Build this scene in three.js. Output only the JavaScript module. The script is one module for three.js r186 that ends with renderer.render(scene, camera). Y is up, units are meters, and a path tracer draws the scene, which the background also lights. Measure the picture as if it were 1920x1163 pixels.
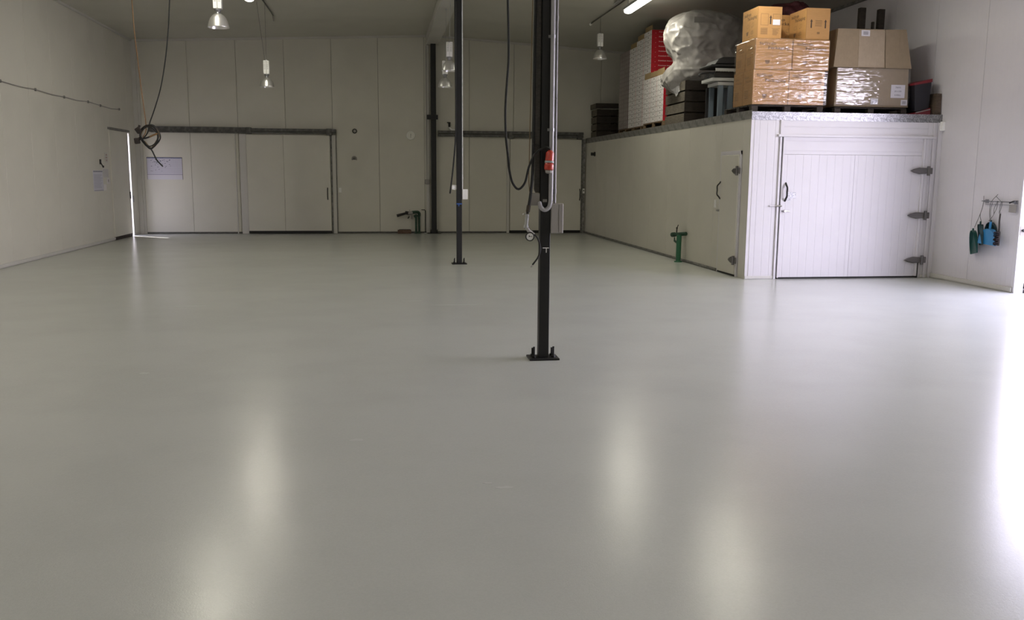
import * as THREE from 'three';
import { RoundedBoxGeometry } from 'three/addons/geometries/RoundedBoxGeometry.js';
import { mergeGeometries } from 'three/addons/utils/BufferGeometryUtils.js';
import { MarchingCubes } from 'three/addons/objects/MarchingCubes.js';
import { RectAreaLightUniformsLib } from 'three/addons/lights/RectAreaLightUniformsLib.js';

RectAreaLightUniformsLib.init();
// ------------------------------------------------------------------ camera, sky, sun, exposure
const scene = new THREE.Scene();
const FOCAL = 1658.854, PITCH = 0.151719, ROLL = 0.0070458, YAW = 0.145482, EYE = 1.5777;
const camera = new THREE.PerspectiveCamera(2 * Math.atan(1163 / 2 / FOCAL) * 180 / Math.PI, 1920 / 1163, 0.05, 300);
{
  const fw = new THREE.Vector3(Math.sin(YAW) * Math.cos(PITCH), -Math.sin(PITCH), -Math.cos(YAW) * Math.cos(PITCH));
  const right = new THREE.Vector3(Math.cos(YAW), 0, Math.sin(YAW));
  const up = new THREE.Vector3().crossVectors(right, fw);
  const r2 = right.clone().multiplyScalar(Math.cos(ROLL)).addScaledVector(up, Math.sin(ROLL));
  const u2 = right.clone().multiplyScalar(-Math.sin(ROLL)).addScaledVector(up, Math.cos(ROLL));
  camera.quaternion.setFromRotationMatrix(new THREE.Matrix4().makeBasis(r2, u2, fw.clone().negate()));
  camera.position.set(0, EYE, 0);
}
const SKY_LEVEL = 10, SUN_LEVEL = 30, TUBE_LEVEL = 51, TUBE_GLOW = 9, EXPOSURE = 1.15;
{
  const w = 64, h = 32, d = new Float32Array(w * h * 4);
  for (let j = 0; j < h; j++) for (let i = 0; i < w; i++) {           // row 0 is straight down
    const el = ((j + 0.5) / h - 0.5) * Math.PI, t = Math.pow(Math.max(0, Math.sin(el)), 0.6);
    const c = [1.0 - 0.38 * t, 0.93 - 0.3 * t, 1.05 - 0.12 * t];
    d.set([c[0], c[1], c[2], 1], (j * w + i) * 4);
  }
  const sky = new THREE.DataTexture(d, w, h, THREE.RGBAFormat, THREE.FloatType);
  sky.mapping = THREE.EquirectangularReflectionMapping; sky.magFilter = THREE.LinearFilter; sky.needsUpdate = true;
  scene.background = sky; scene.backgroundIntensity = SKY_LEVEL;
  scene.environment = null;
}
const sun = new THREE.DirectionalLight(new THREE.Color(1, 0.94, 0.93), SUN_LEVEL);
sun.position.set(-40 * 0.42, 40 * 0.85, -12 - 40 * 0.315); sun.target.position.set(0, 0, -12);
sun.castShadow = true; sun.shadow.mapSize.set(2048, 2048);
Object.assign(sun.shadow.camera, { left: -35, right: 35, top: 35, bottom: -35, near: 1, far: 120 });
scene.add(sun, sun.target);
const renderer = new THREE.WebGLRenderer({ antialias: true });
renderer.toneMapping = THREE.LinearToneMapping;
renderer.toneMappingExposure = EXPOSURE;
renderer.shadowMap.enabled = true;

// ------------------------------------------------------------------ helpers
let seed = 12345;
const rnd = () => { seed = (seed * 1664525 + 1013904223) >>> 0; return seed / 4294967296; };
const jit = (a) => (rnd() * 2 - 1) * a;
const V = (x, y, z) => new THREE.Vector3(x, y, z);
const used = {};
function numbered(name) {
  const n = used[name] = (used[name] ?? -1) + 1;
  return n ? name + '_' + String(n).padStart(3, '0') : name;
}
function tag(o, label, category, group) {
  Object.assign(o.userData, { label, category }); if (group) o.userData.group = group; return o;
}
function thing(name, label, category, [x, y, z] = [0, 0, 0], turn = 0, group) {
  const o = new THREE.Group(); o.name = numbered(name); o.position.set(x, y, z); o.rotation.y = turn; scene.add(o);
  return tag(o, label, category, group);
}
function flat(g) { g = g.index ? g.toNonIndexed() : g; for (const k of Object.keys(g.attributes)) if (!['position', 'normal', 'uv'].includes(k)) g.deleteAttribute(k); if (!g.attributes.uv) boxUV(g); return g; }
function boxUV(g) {                                                     // uv in metres by the dominant axis
  const p = g.attributes.position, n = g.attributes.normal, uv = new Float32Array(p.count * 2);
  for (let i = 0; i < p.count; i++) {
    const a = Math.abs(n.getX(i)), b = Math.abs(n.getY(i)), c = Math.abs(n.getZ(i));
    const [u, v] = a >= b && a >= c ? [p.getZ(i), p.getY(i)] : b >= c ? [p.getX(i), p.getZ(i)] : [p.getX(i), p.getY(i)];
    uv[2 * i] = u; uv[2 * i + 1] = v;
  }
  g.setAttribute('uv', new THREE.BufferAttribute(uv, 2)); return g;
}
function M(gs) { gs = [].concat(gs).map(flat); return gs.length > 1 ? mergeGeometries(gs) : gs[0]; }
const SPLIT = new Set(['strap', 'screw', 'clip', 'hanger', 'bracket', 'bar', 'track', 'roller_guard', 'frame', 'jamb', 'edge_strip', 'wear_plate', 'pointer', 'hook', 'board', 'card', 'trigger', 'seal', 'hand', 'bolt', 'tap_handle', 'trim']);
function part(name, geo, mat, parent, label) {
  if (Array.isArray(geo) && parent && geo.length > 1 && SPLIT.has(name)) return geo.map((g) => part(name, g, mat, parent, label))[0];
  const m = new THREE.Mesh(Array.isArray(geo) ? M(geo) : geo, mat); m.name = name; m.castShadow = m.receiveShadow = true;
  if (parent) parent.add(m); if (label) m.userData.label = label; return m;
}
function single(name, geo, mat, label, category, group) {               // a thing that is one mesh
  const m = part(numbered(name), geo, mat, scene); return tag(m, label, category, group);
}
function struct(name, geo, mat, parent) {
  if (Array.isArray(geo) && !parent && /^(trim|baseboard|ground)/.test(name)) return geo.map((g) => struct(name, M([g]), mat))[0];
  const m = part(parent ? name : numbered(name), geo, mat, parent || scene); if (!parent) m.userData.kind = 'structure'; return m;
}
function structGroup(name, pos = [0, 0, 0], turn = 0) {
  const o = new THREE.Group(); o.name = numbered(name); o.position.set(...pos); o.rotation.y = turn; o.userData.kind = 'structure'; scene.add(o); return o;
}
const box = (w, h, d, x = 0, y = 0, z = 0) => boxUV(flat(new THREE.BoxGeometry(w, h, d).translate(x, y, z)));
const span = (x0, x1, y0, y1, z0, z1) => box(x1 - x0, y1 - y0, z1 - z0, (x0 + x1) / 2, (y0 + y1) / 2, (z0 + z1) / 2);
const rbox = (w, h, d, r, x = 0, y = 0, z = 0, s = 1) => boxUV(flat(new RoundedBoxGeometry(w, h, d, s, r).translate(x, y, z)));
const rspan = (x0, x1, y0, y1, z0, z1, r = 0.004) => rbox(x1 - x0, y1 - y0, z1 - z0, r, (x0 + x1) / 2, (y0 + y1) / 2, (z0 + z1) / 2);
function hexa(c) {                                                       // 8 corners: bottom 0..3, top 4..7, counter-clockwise seen from above
  const q = [[0, 1, 5, 4], [1, 2, 6, 5], [2, 3, 7, 6], [3, 0, 4, 7], [4, 5, 6, 7], [3, 2, 1, 0]], p = [];
  for (const [a, b, d, e] of q) for (const k of [a, b, d, a, d, e]) p.push(...c[k]);
  const g = new THREE.BufferGeometry(); g.setAttribute('position', new THREE.Float32BufferAttribute(p, 3)); g.computeVertexNormals(); return boxUV(g);
}
function rod(a, b, r, seg = 10, r2 = r) {
  a = V(...a); b = V(...b); const d = b.clone().sub(a);
  const g = new THREE.CylinderGeometry(r2, r, d.length(), seg); g.applyQuaternion(new THREE.Quaternion().setFromUnitVectors(V(0, 1, 0), d.clone().normalize()));
  g.translate(...a.add(b).multiplyScalar(0.5).toArray()); return flat(g);
}
const tube = (pts, r, seg = 8, n = pts.length * 6, closed = false) => {
  const c = new THREE.CatmullRomCurve3(pts.map((p) => V(...p)), closed, 'centripetal');
  const gs = [new THREE.TubeGeometry(c, n, r, seg, closed)];
  if (!closed) for (const e of [0, pts.length - 1]) gs.push(new THREE.SphereGeometry(r, seg, 4).translate(...pts[e]));
  return M(gs);
};
const lathe = (pts, seg = 28) => flat(new THREE.LatheGeometry(pts.map(([r, y]) => new THREE.Vector2(r, y)), seg));
function plate(outline, depth, bevel = 0.002, holes = []) {             // outline in x,y; front at +depth
  const s = new THREE.Shape(outline.map(([x, y]) => new THREE.Vector2(x, y)));
  for (const h of holes) s.holes.push(new THREE.Path(h.map(([x, y]) => new THREE.Vector2(x, y))));
  const g = new THREE.ExtrudeGeometry(s, { depth: Math.max(depth - 2 * bevel, 1e-4), bevelEnabled: bevel > 0, bevelSize: bevel, bevelThickness: bevel, bevelOffset: -bevel, bevelSegments: 1, curveSegments: 8 });
  g.translate(0, 0, bevel); return boxUV(flat(g));
}
function ribbed(w, h, t, pitch, groove, shift = 0) {                    // sheet with fine vertical grooves; x 0..w, y 0..h, front at z = t
  const s = [[0, 0], [w, 0], [w, -t]];
  for (let x = w - pitch * (0.5 + shift); x > 0.02; x -= pitch) s.push([x + 0.010, -t], [x + 0.004, -t + groove], [x - 0.004, -t + groove], [x - 0.010, -t]);
  s.push([0, -t]);
  const g = new THREE.ExtrudeGeometry(new THREE.Shape(s.map(([x, y]) => new THREE.Vector2(x, y)).reverse()), { depth: h, bevelEnabled: false });
  g.rotateX(-Math.PI / 2); return boxUV(flat(g));
}
const move = (g, x, y, z) => g.translate(x, y, z);

// ------------------------------------------------------------------ textures and materials
function hash(x, y) { let h = (x * 374761393 + y * 668265263) | 0; h = Math.imul(h ^ (h >>> 13), 1274126177); return ((h ^ (h >>> 16)) >>> 0) / 4294967296; }
function vnoise(x, y, per) {
  const xi = Math.floor(x), yi = Math.floor(y), f = x - xi, g = y - yi, u = f * f * (3 - 2 * f), v = g * g * (3 - 2 * g), w = (a) => ((a % per) + per) % per;
  const a = hash(w(xi), w(yi)), b = hash(w(xi + 1), w(yi)), c = hash(w(xi), w(yi + 1)), d = hash(w(xi + 1), w(yi + 1));
  return a + (b - a) * u + (c - a) * v + (a - b - c + d) * u * v;
}
const fbm = (u, v, f, oct) => { let s = 0, a = 0.5, t = 0; for (let o = 0; o < oct; o++) { s += a * vnoise(u * f, v * f, f); t += a; a *= 0.5; f *= 2; } return s / t; };
function grain(size, metres, fn, srgb = false, aspect = 1) {
  const d = new Uint8Array(size * size * 4);
  for (let j = 0; j < size; j++) for (let i = 0; i < size; i++) {
    const c = fn((i + 0.5) / size, (j + 0.5) / size), k = (j * size + i) * 4;
    for (let n = 0; n < 3; n++) d[k + n] = Math.max(0, Math.min(255, Math.round(255 * (c.length ? c[n] : c)))); d[k + 3] = 255;
  }
  const t = new THREE.DataTexture(d, size, size); t.wrapS = t.wrapT = THREE.RepeatWrapping; t.magFilter = THREE.LinearFilter; t.minFilter = THREE.LinearMipmapLinearFilter; t.generateMipmaps = true;
  if (srgb) t.colorSpace = THREE.SRGBColorSpace; t.repeat.set(1 / metres, 1 / (metres * aspect)); t.needsUpdate = true; return t;
}
function canvas(w, h, draw) {
  const c = document.createElement('canvas'); c.width = w; c.height = h; draw(c.getContext('2d'), w, h);
  const t = new THREE.CanvasTexture(c); t.colorSpace = THREE.SRGBColorSpace; t.anisotropy = 8; return t;
}
const std = (o) => new THREE.MeshStandardMaterial(o), phys = (o) => new THREE.MeshPhysicalMaterial(o);
const lin = (r, g, b) => new THREE.Color().setRGB(r, g, b);
const peel = grain(256, 0.14, (u, v) => 0.5 * fbm(u, v, 16, 3) + 0.5 * vnoise(u * 48, v * 48, 48));
const floorTone = grain(512, 3.1, (u, v) => { const k = 0.955 + 0.05 * fbm(u, v, 6, 5) + 0.022 * hash(Math.floor(u * 512), Math.floor(v * 512)); return [k, k, k]; }, true);
const wallTone = grain(256, 2.7, (u, v) => { const k = 0.94 + 0.06 * fbm(u, v, 4, 6); return [k, k, k * 0.995]; }, true);
const woodTone = grain(256, 0.5, (u, v) => { const a = fbm(u * 0.13 + 3, v, 64, 3), b = fbm(u, v, 4, 3); const k = 0.55 + 0.35 * a + 0.2 * b; return [k, k * 0.97, k * 0.93]; }, true);
const cardTone = grain(256, 0.45, (u, v) => { const k = 0.9 + 0.05 * fbm(u, v, 8, 4) + 0.05 * vnoise(u * 128, v * 16, 128); return [k, k, k]; }, true);
const dirt = grain(256, 0.4, (u, v) => { const k = 0.55 + 0.5 * fbm(u, v, 8, 5); return [k, k, k]; }, true);
const wrinkle = grain(512, 0.55, (u, v) => { const a = fbm(u, v, 4, 4), b = 1 - Math.abs(2 * fbm(u + 0.37, v * 1.0 + 0.11, 6, 4) - 1), c = 1 - Math.abs(2 * fbm(u * 1.0 + 0.6, v + 0.7, 14, 3) - 1); return 0.4 * a + 0.42 * b * b + 0.25 * c * c; });

const filmFold = grain(512, 0.8, (u, v) => { const a = 1 - Math.abs(2 * fbm(u + 0.2, v * 3, 3, 3) - 1), b = 1 - Math.abs(2 * fbm(u * 2 + 0.5, v * 7, 2, 3) - 1), c = fbm(u, v * 2, 5, 2); return 0.45 * a * a + 0.25 * b * b + 0.25 * c; });
const panelWhite = std({ color: lin(0.68, 0.655, 0.575), roughness: 0.5, map: wallTone });
const panelFresh = std({ color: lin(0.70, 0.675, 0.70), roughness: 0.38, map: wallTone });
const ceilWhite = std({ color: lin(0.59, 0.57, 0.50), roughness: 0.6, map: wallTone });
const trimWhite = std({ color: lin(0.62, 0.60, 0.56), roughness: 0.5, map: wallTone });
const trimGrey = std({ color: lin(0.30, 0.29, 0.265), roughness: 0.55, map: dirt });
const gapDark = std({ color: lin(0.07, 0.065, 0.057), roughness: 0.9 });
const sealDark = std({ color: lin(0.018, 0.017, 0.016), roughness: 0.75 });
const sealBrown = std({ color: lin(0.05, 0.035, 0.03), roughness: 0.8, map: dirt });
const floorPaint = std({ color: lin(0.52, 0.53, 0.495), map: floorTone, roughness: 0.222, bumpMap: peel, bumpScale: 0.0003 });
const railGrey = std({ color: lin(0.17, 0.165, 0.15), roughness: 0.5, metalness: 0.2, map: dirt });
const galv = std({ color: lin(0.55, 0.55, 0.57), roughness: 0.38, metalness: 0.9, map: grain(256, 0.22, (u, v) => { const k = 0.5 + 0.5 * Math.round(5 * fbm(u, v, 24, 2)) / 5; return [k, k, k]; }, true) });
const chrome = std({ color: lin(0.45, 0.43, 0.43), roughness: 0.32, metalness: 0.95 });
const hingeSteel = std({ color: lin(0.17, 0.16, 0.16), roughness: 0.35, metalness: 0.7 });
const alu = std({ color: lin(0.78, 0.77, 0.75), roughness: 0.32, metalness: 0.9 });
const steelBlack = std({ color: lin(0.0055, 0.005, 0.005), roughness: 0.5, map: dirt });
const rubber = std({ color: lin(0.006, 0.006, 0.006), roughness: 0.6 });
const plasticWhite = std({ color: lin(0.84, 0.83, 0.80), roughness: 0.42 });
const plasticGrey = std({ color: lin(0.31, 0.29, 0.265), roughness: 0.5 });
const paleMetal = std({ color: lin(0.40, 0.40, 0.40), roughness: 0.4, metalness: 0.3 });
const conduitGrey = std({ color: lin(0.34, 0.33, 0.34), roughness: 0.24 });
const orange = phys({ color: lin(0.50, 0.035, 0.014), roughness: 0.35, clearcoat: 0.5 });
const cordTan = std({ color: lin(0.22, 0.15, 0.075), roughness: 0.8 });
const cordOrange = std({ color: lin(0.20, 0.105, 0.04), roughness: 0.6 });
const greenPaint = std({ color: lin(0.02, 0.115, 0.055), roughness: 0.45 });
const greenDull = std({ color: lin(0.035, 0.10, 0.06), roughness: 0.6, map: dirt });
const brickRed = std({ color: lin(0.20, 0.125, 0.09), roughness: 0.9, map: dirt });
const timber = std({ color: lin(0.30, 0.22, 0.14), roughness: 0.85, map: woodTone });
const timberGrey = std({ color: lin(0.20, 0.185, 0.155), roughness: 0.9, map: woodTone });
const timberDark = std({ color: lin(0.055, 0.045, 0.038), roughness: 0.8, map: woodTone });
const kraft = std({ color: lin(0.36, 0.25, 0.12), roughness: 0.75, map: cardTone });
const kraftDull = std({ color: lin(0.33, 0.25, 0.16), roughness: 0.75, map: cardTone });
const film = phys({ color: lin(0.97, 0.97, 0.98), roughness: 0.12, transmission: 1, thickness: 0, ior: 1.9, bumpMap: filmFold, bumpScale: 0.0125, specularIntensity: 1 });
const baleFilm = phys({ color: lin(0.44, 0.425, 0.41), roughness: 0.5, clearcoat: 0.6, clearcoatRoughness: 0.24, map: grain(256, 0.9, (u, v) => { const k = 0.72 + 0.34 * fbm(u, v, 5, 4); return [k, k * 0.99, k * 0.98]; }, true) });
const glossFilm = phys({ color: lin(0.72, 0.71, 0.71), roughness: 0.2, clearcoat: 1, bumpMap: wrinkle, bumpScale: 0.03 });
const tarpDark = std({ color: lin(0.006, 0.005, 0.009), roughness: 0.5 });
const redPlastic = std({ color: lin(0.17, 0.008, 0.016), roughness: 0.45 });
const paper = std({ color: lin(0.66, 0.65, 0.68), roughness: 0.8 });
const bluePlastic = std({ color: lin(0.022, 0.19, 0.40), roughness: 0.4 });
const tealDark = std({ color: lin(0.004, 0.030, 0.033), roughness: 0.45 });
const greenPlastic = std({ color: lin(0.009, 0.065, 0.055), roughness: 0.4 });
const bristleBrown = std({ color: lin(0.014, 0.008, 0.009), roughness: 0.95 });
const concrete = std({ color: lin(0.52, 0.50, 0.48), roughness: 0.9, map: dirt });
const tubeGlow = std({ color: lin(0.9, 0.9, 0.9), emissive: lin(1, 0.97, 0.86), emissiveIntensity: TUBE_GLOW, roughness: 0.4 });

// ------------------------------------------------------------------ the room shell
const XL = -6.2, XR = 8.664, ZB = -24.1, ZF = 4.2, RX0 = 1.2, RX1 = 1.53, YRIDGE = 5.18, YL = 4.865, YR = 4.765;
const CX = 5.542, CZ = -12.98, CY = 2.54;                                // the cold room's corner and height
const ceilAt = (x) => x < RX0 ? YL + (YRIDGE - YL) * (x - XL) / (RX0 - XL) : x > RX1 ? YR + (YRIDGE - YR) * (XR - x) / (XR - RX1) : YRIDGE;
{
  const f = struct('floor', span(XL - 0.3, XR + 0.12, -0.2, 0, ZB - 0.3, ZF + 0.3), floorPaint);
  const worn = std({ color: lin(0.545, 0.555, 0.525), roughness: 0.24 });     // pale scuffs in the paint
  for (const [x, z, w, d] of [[-0.17, -5.2, 0.13, 0.06], [0.6, -4.28, 0.12, 0.05], [0.52, -4.36, 0.06, 0.04], [-1.89, -7.21, 0.10, 0.07], [-2.3, -10.9, 0.5, 0.03], [0.9, -10.7, 0.7, 0.03], [0.35, -11.1, 0.3, 0.03]]) {
    const o = []; for (let i = 0; i < 14; i++) { const a = i / 14 * 2 * Math.PI, k = 0.55 + 0.45 * rnd(); o.push([Math.cos(a) * w / 2 * k, Math.sin(a) * d / 2 * k]); }
    part('scuff', plate(o, 0.0008, 0).rotateX(-Math.PI / 2).translate(x, 0, z), worn, f);
  }
}
{
  const c = structGroup('ceiling');
  const slope = (x0, x1, y0, y1) => hexa([[x0, y0, ZF + 0.2], [x1, y1, ZF + 0.2], [x1, y1, ZB - 0.2], [x0, y0, ZB - 0.2], [x0, y0 + 0.15, ZF + 0.2], [x1, y1 + 0.15, ZF + 0.2], [x1, y1 + 0.15, ZB - 0.2], [x0, y0 + 0.15, ZB - 0.2]]);
  const kL = (YRIDGE - YL) / (RX0 - XL), kR = (YRIDGE - YR) / (XR - RX1);
  part('ceiling_slope', slope(XL - 0.3, RX0 + 0.165, YL - 0.3 * kL, YRIDGE + 0.165 * kL), ceilWhite, c);
  part('ceiling_slope', slope(RX0 + 0.165, XR + 0.3, YRIDGE + 0.165 * kR, YR - 0.3 * kR), ceilWhite, c);
}
struct('trim', rspan(RX0, RX1, 4.94, 5.25, ZB, ZF, 0.006), trimWhite);                          // boxed ridge beam
function quadPanel(u0, u1, y0, t0, t1, parent, place, mat = panelWhite, name = 'panel', gap = 0.0032, depth = 0.05) {
  const g = place(plate([[u0 + gap, y0], [u1 - gap, y0], [u1 - gap, t1], [u0 + gap, t0]], depth, 0.004)); return part(name, g, mat, parent);
}
{ // back wall
  const w = struct('wall_back', span(XL - 0.3, XR + 0.3, -0.1, 5.4, ZB - 0.2, ZB - 0.05), gapDark);
  const place = (g) => g.translate(0, 0, ZB - 0.05);
  let u0 = XL;
  for (let k = -1; k < 12; k++) {
    const u1 = Math.min(-4.862 + 1.2 * (k + 0), XR); if (u1 <= u0 + 0.05) continue;
    const y0 = u0 > 5.6 ? 2.5 : 0.0, mid = u0 < RX0 + 0.1 && u1 > RX1 - 0.1;
    quadPanel(u0, u1, y0, (mid ? YRIDGE : ceilAt(u0)) + 0.05, (mid ? YRIDGE : ceilAt(u1)) + 0.05, w, place); u0 = u1; if (u1 >= XR) break;
  }
}
struct('baseboard_back', [rspan(XL + 0.02, CX - 0.01, 0.010, 0.045, ZB, ZB + 0.02, 0.003), span(XL + 0.02, CX - 0.01, 0, 0.010, ZB, ZB + 0.008)], railGrey);
struct('trim', [rspan(XL, CX, ceilAt(XL) - 0.0, ceilAt(XL) + 0.001, ZB, ZB + 0.001, 0.0002)], trimWhite).visible = true;
{ // cornice angles along the back wall
  const seg = (x0, x1) => { const a = ceilAt(x0), b = ceilAt(x1), t = 0.05; return hexa([[x0, a - t, ZB + t], [x1, b - t, ZB + t], [x1, b - t, ZB], [x0, a - t, ZB], [x0, a, ZB + t], [x1, b, ZB + t], [x1, b, ZB], [x0, a, ZB]]); };
  struct('trim', [seg(XL, RX0), seg(RX1, XR)], trimWhite);
}
{ // left wall, with the opening of door_1
  const w = struct('wall_left', [span(XL - 0.2, XL - 0.05, -0.1, 5.2, -21.9, ZF + 0.2), span(XL - 0.2, XL - 0.05, -0.1, 5.2, ZB - 0.2, -23.46), span(XL - 0.2, XL - 0.05, 2.53, 5.2, -23.46, -21.9)], gapDark);
  const place = (g) => g.rotateY(Math.PI / 2).translate(XL - 0.05, 0, 0);         // u runs towards -z
  const edges = []; for (let u = 24.1; u > -4.3; ) { edges.push(u); u = u > 21.9 && u - 1.2 < 21.9 ? 21.9 : u === 21.9 ? 20.816 : u - 1.2; } edges.push(-ZF);
  const list = [[23.46, 24.1, 0], [21.9, 23.46, 2.53]];
  let u1 = 21.9; for (let u = 20.816; u1 > -ZF; u -= 1.2) { list.push([Math.max(u, -ZF), u1, 0]); u1 = u; }
  for (const [a, b, y0] of list) quadPanel(a, b, y0, YL + 0.02, YL + 0.02, w, place);
}
struct('baseboard_left', [rspan(XL, XL + 0.03, 0.012, 0.065, -21.86, ZF, 0.004), span(XL, XL + 0.012, 0, 0.012, -21.86, ZF), rspan(XL, XL + 0.02, 0.006, 0.05, ZB, -23.51, 0.004)], trimWhite);
struct('trim', [rspan(XL, XL + 0.05, YL - 0.04, YL + 0.01, ZB, ZF, 0.004)], trimWhite);
struct('trim', [rspan(XL, XL + 0.11, 0, YL, ZB, ZB + 0.06, 0.004), rspan(XL + 0.11, XL + 0.17, 0, YL, ZB, ZB + 0.035, 0.004)], trimWhite);   // corner post cover
const DO0 = -11.08, DO1 = -4.6, DOH = 3.7;                                   // the wide opening in the right wall
{ // right wall
  const w = struct('wall_right', [span(XR + 0.05, XR + 0.11, -0.1, 5.2, ZB - 0.2, DO0), span(XR + 0.05, XR + 0.11, -0.1, 5.2, DO1, ZF + 0.2), span(XR + 0.05, XR + 0.11, DOH, 5.2, DO0, DO1)], panelWhite);
  const place = (g) => g.rotateY(-Math.PI / 2);
  const rp = (z0, z1, y0, y1) => { const g = ribbed(z1 - z0 - 0.006, y1 - y0, 0.05, 0.1, 0.0006); place(g); g.translate(XR + 0.05, y0, z0 + 0.003); part('panel', g, panelFresh, w); };
  for (let z = -13.28 - 9 * 1.2; z < ZF; z += 1.2) {
    const a = Math.max(z, ZB), b = Math.min(z + 1.2, ZF); if (b - a < 0.05) continue;
    if (b <= DO0 + 0.001 || a >= DO1) { rp(a, b, a < CZ - 0.5 ? 2.5 : 0, YR + 0.03); continue; }
    if (a < DO0) rp(a, DO0, 0, YR + 0.03);
    rp(Math.max(a, DO0), Math.min(b, DO1), DOH, YR + 0.03);
    if (b > DO1) rp(DO1, b, 0, YR + 0.03);
  }
  struct('trim', [rspan(XR - 0.012, XR + 0.13, 0, DOH, DO0, DO0 + 0.03, 0.004), rspan(XR - 0.012, XR + 0.13, 0, DOH, DO1 - 0.03, DO1, 0.004), rspan(XR - 0.012, XR + 0.13, DOH - 0.03, DOH, DO0, DO1, 0.004)], panelFresh);
}
struct('baseboard_right', [rspan(XR - 0.03, XR, 0.014, 0.075, CZ, DO0 - 0.01, 0.004), span(XR - 0.016, XR, 0, 0.014, CZ, DO0 - 0.01), rspan(XR - 0.03, XR, 0.014, 0.075, DO1 + 0.01, ZF, 0.004)], trimWhite);
struct('trim', [rspan(XR - 0.05, XR, YR - 0.045, YR + 0.005, ZB, ZF, 0.004)], trimGrey);
struct('wall_front', span(XL - 0.3, XR + 0.3, -0.1, 5.4, ZF, ZF + 0.15), panelWhite);

// ------------------------------------------------------------------ the cold room in the corner
{
  const side = struct('wall_coldroom_side', span(CX + 0.05, CX + 0.1, 0, CY - 0.04, ZB, CZ - 0.06), gapDark);
  const place = (g) => g.rotateY(-Math.PI / 2).translate(CX + 0.05, 0, 0);      // u runs towards +z
  for (const [a, b, y0] of [[ZB, -22.9, 0], [-22.9, -21.7, 0], [-21.7, -20.5, 0], [-20.5, -19.3, 0], [-19.3, -18.1, 0], [-18.1, -16.9, 0], [-16.9, -15.7, 0], [-15.7, -14.42, 0], [-14.42, -14.13, 0], [-14.13, -13.27, 1.977], [-13.27, CZ, 0]]) quadPanel(a, b, y0, CY - 0.04, CY - 0.04, side, place, panelWhite, 'panel', 0.0015);
  struct('baseboard_coldroom_side', [rspan(CX - 0.022, CX, 0.012, 0.05, ZB, -14.15, 0.004), span(CX - 0.01, CX, 0, 0.012, ZB, -14.15)], trimGrey);
  const front = struct('wall_coldroom_front', [span(CX + 0.052, 6.03, 0, CY - 0.04, CZ - 0.1, CZ - 0.05), span(8.44, XR, 0, CY - 0.04, CZ - 0.1, CZ - 0.05), span(6.03, 8.44, 2.2, CY - 0.04, CZ - 0.1, CZ - 0.05)], panelFresh);
  part('panel', move(ribbed(0.408, CY - 0.04, 0.05, 0.125, 0.0022, 0.15), CX + 0.052, 0, CZ - 0.05), panelFresh, front);
  part('panel', move(ribbed(0.22, CY - 0.04, 0.05, 0.11, 0.003), 8.444, 0, CZ - 0.05), panelFresh, front);
  { const g = ribbed(0.34, 2.43, 0.05, 0.14, 0.003); g.rotateZ(Math.PI / 2).translate(8.442, 2.2, CZ - 0.05); part('panel', g, panelFresh, front); }
  struct('trim', [span(CX - 0.004, XR, CY - 0.115, CY + 0.01, CZ, CZ + 0.004), span(CX, XR, CY + 0.006, CY + 0.01, CZ - 0.1, CZ)], galv);   // roof edge angle, front
  struct('trim', [span(CX - 0.004, CX, CY - 0.1, CY + 0.03, ZB, CZ + 0.004)], trimGrey);                          // and along the side
  struct('trim', [rspan(CX - 0.004, CX + 0.04, 0, CY - 0.115, CZ, CZ + 0.004, 0.001), rspan(8.52, 8.56, 0.0, CY - 0.115, CZ, CZ + 0.02, 0.003), rspan(8.6, XR, 0, CY - 0.115, CZ, CZ + 0.03, 0.003)], panelFresh);
  struct('ceiling_coldroom', span(CX + 0.004, XR, CY - 0.1, CY, ZB, CZ - 0.001), trimGrey);
  struct('baseboard_coldroom_front', [rspan(CX, 6.0, 0.008, 0.05, CZ, CZ + 0.012, 0.003), rspan(8.47, XR, 0.008, 0.05, CZ, CZ + 0.012, 0.003)], trimWhite);
}
// ------------------------------------------------------------------ doors
const pull = (h, w, r, o) => tube([[0, h / 2, 0], [0, h / 2 - 0.03, o * 0.4], [0, h / 2 - 0.07, o], [0, 0, o], [0, -h / 2 + 0.07, o], [0, -h / 2 + 0.03, o * 0.4], [0, -h / 2, 0]], r, 8);
{ // door_1: sliding leaf in the left wall, standing ajar
  const d = structGroup('door_1', [XL, 0, 0]);
  part('leaf', rspan(-0.05, 0.03, 0.075, 2.54, -23.215, -21.80, 0.006), panelWhite, d);
  part('seal', rspan(-0.06, 0.034, 0.001, 0.075, -23.22, -21.80, 0.004), sealBrown, d);
  part('edge_seal', rspan(-0.04, 0.036, 0.03, 2.54, -23.235, -23.217, 0.004), sealDark, d);
  part('head_rail', rspan(0, 0.05, 2.545, 2.595, -23.4, -21.75, 0.004), trimGrey, d);
  part('handle', rspan(0.03, 0.055, 0.93, 1.10, -23.20, -23.17, 0.006), sealDark, d);
  part('strike_plate', rspan(0.012, 0.02, 0.83, 0.99, -23.58, -23.47, 0.003), galv, d);
  part('jamb', [rspan(-0.2, 0.012, 0, 2.53, -23.50, -23.46, 0.004)], trimWhite, d);
}
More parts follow.
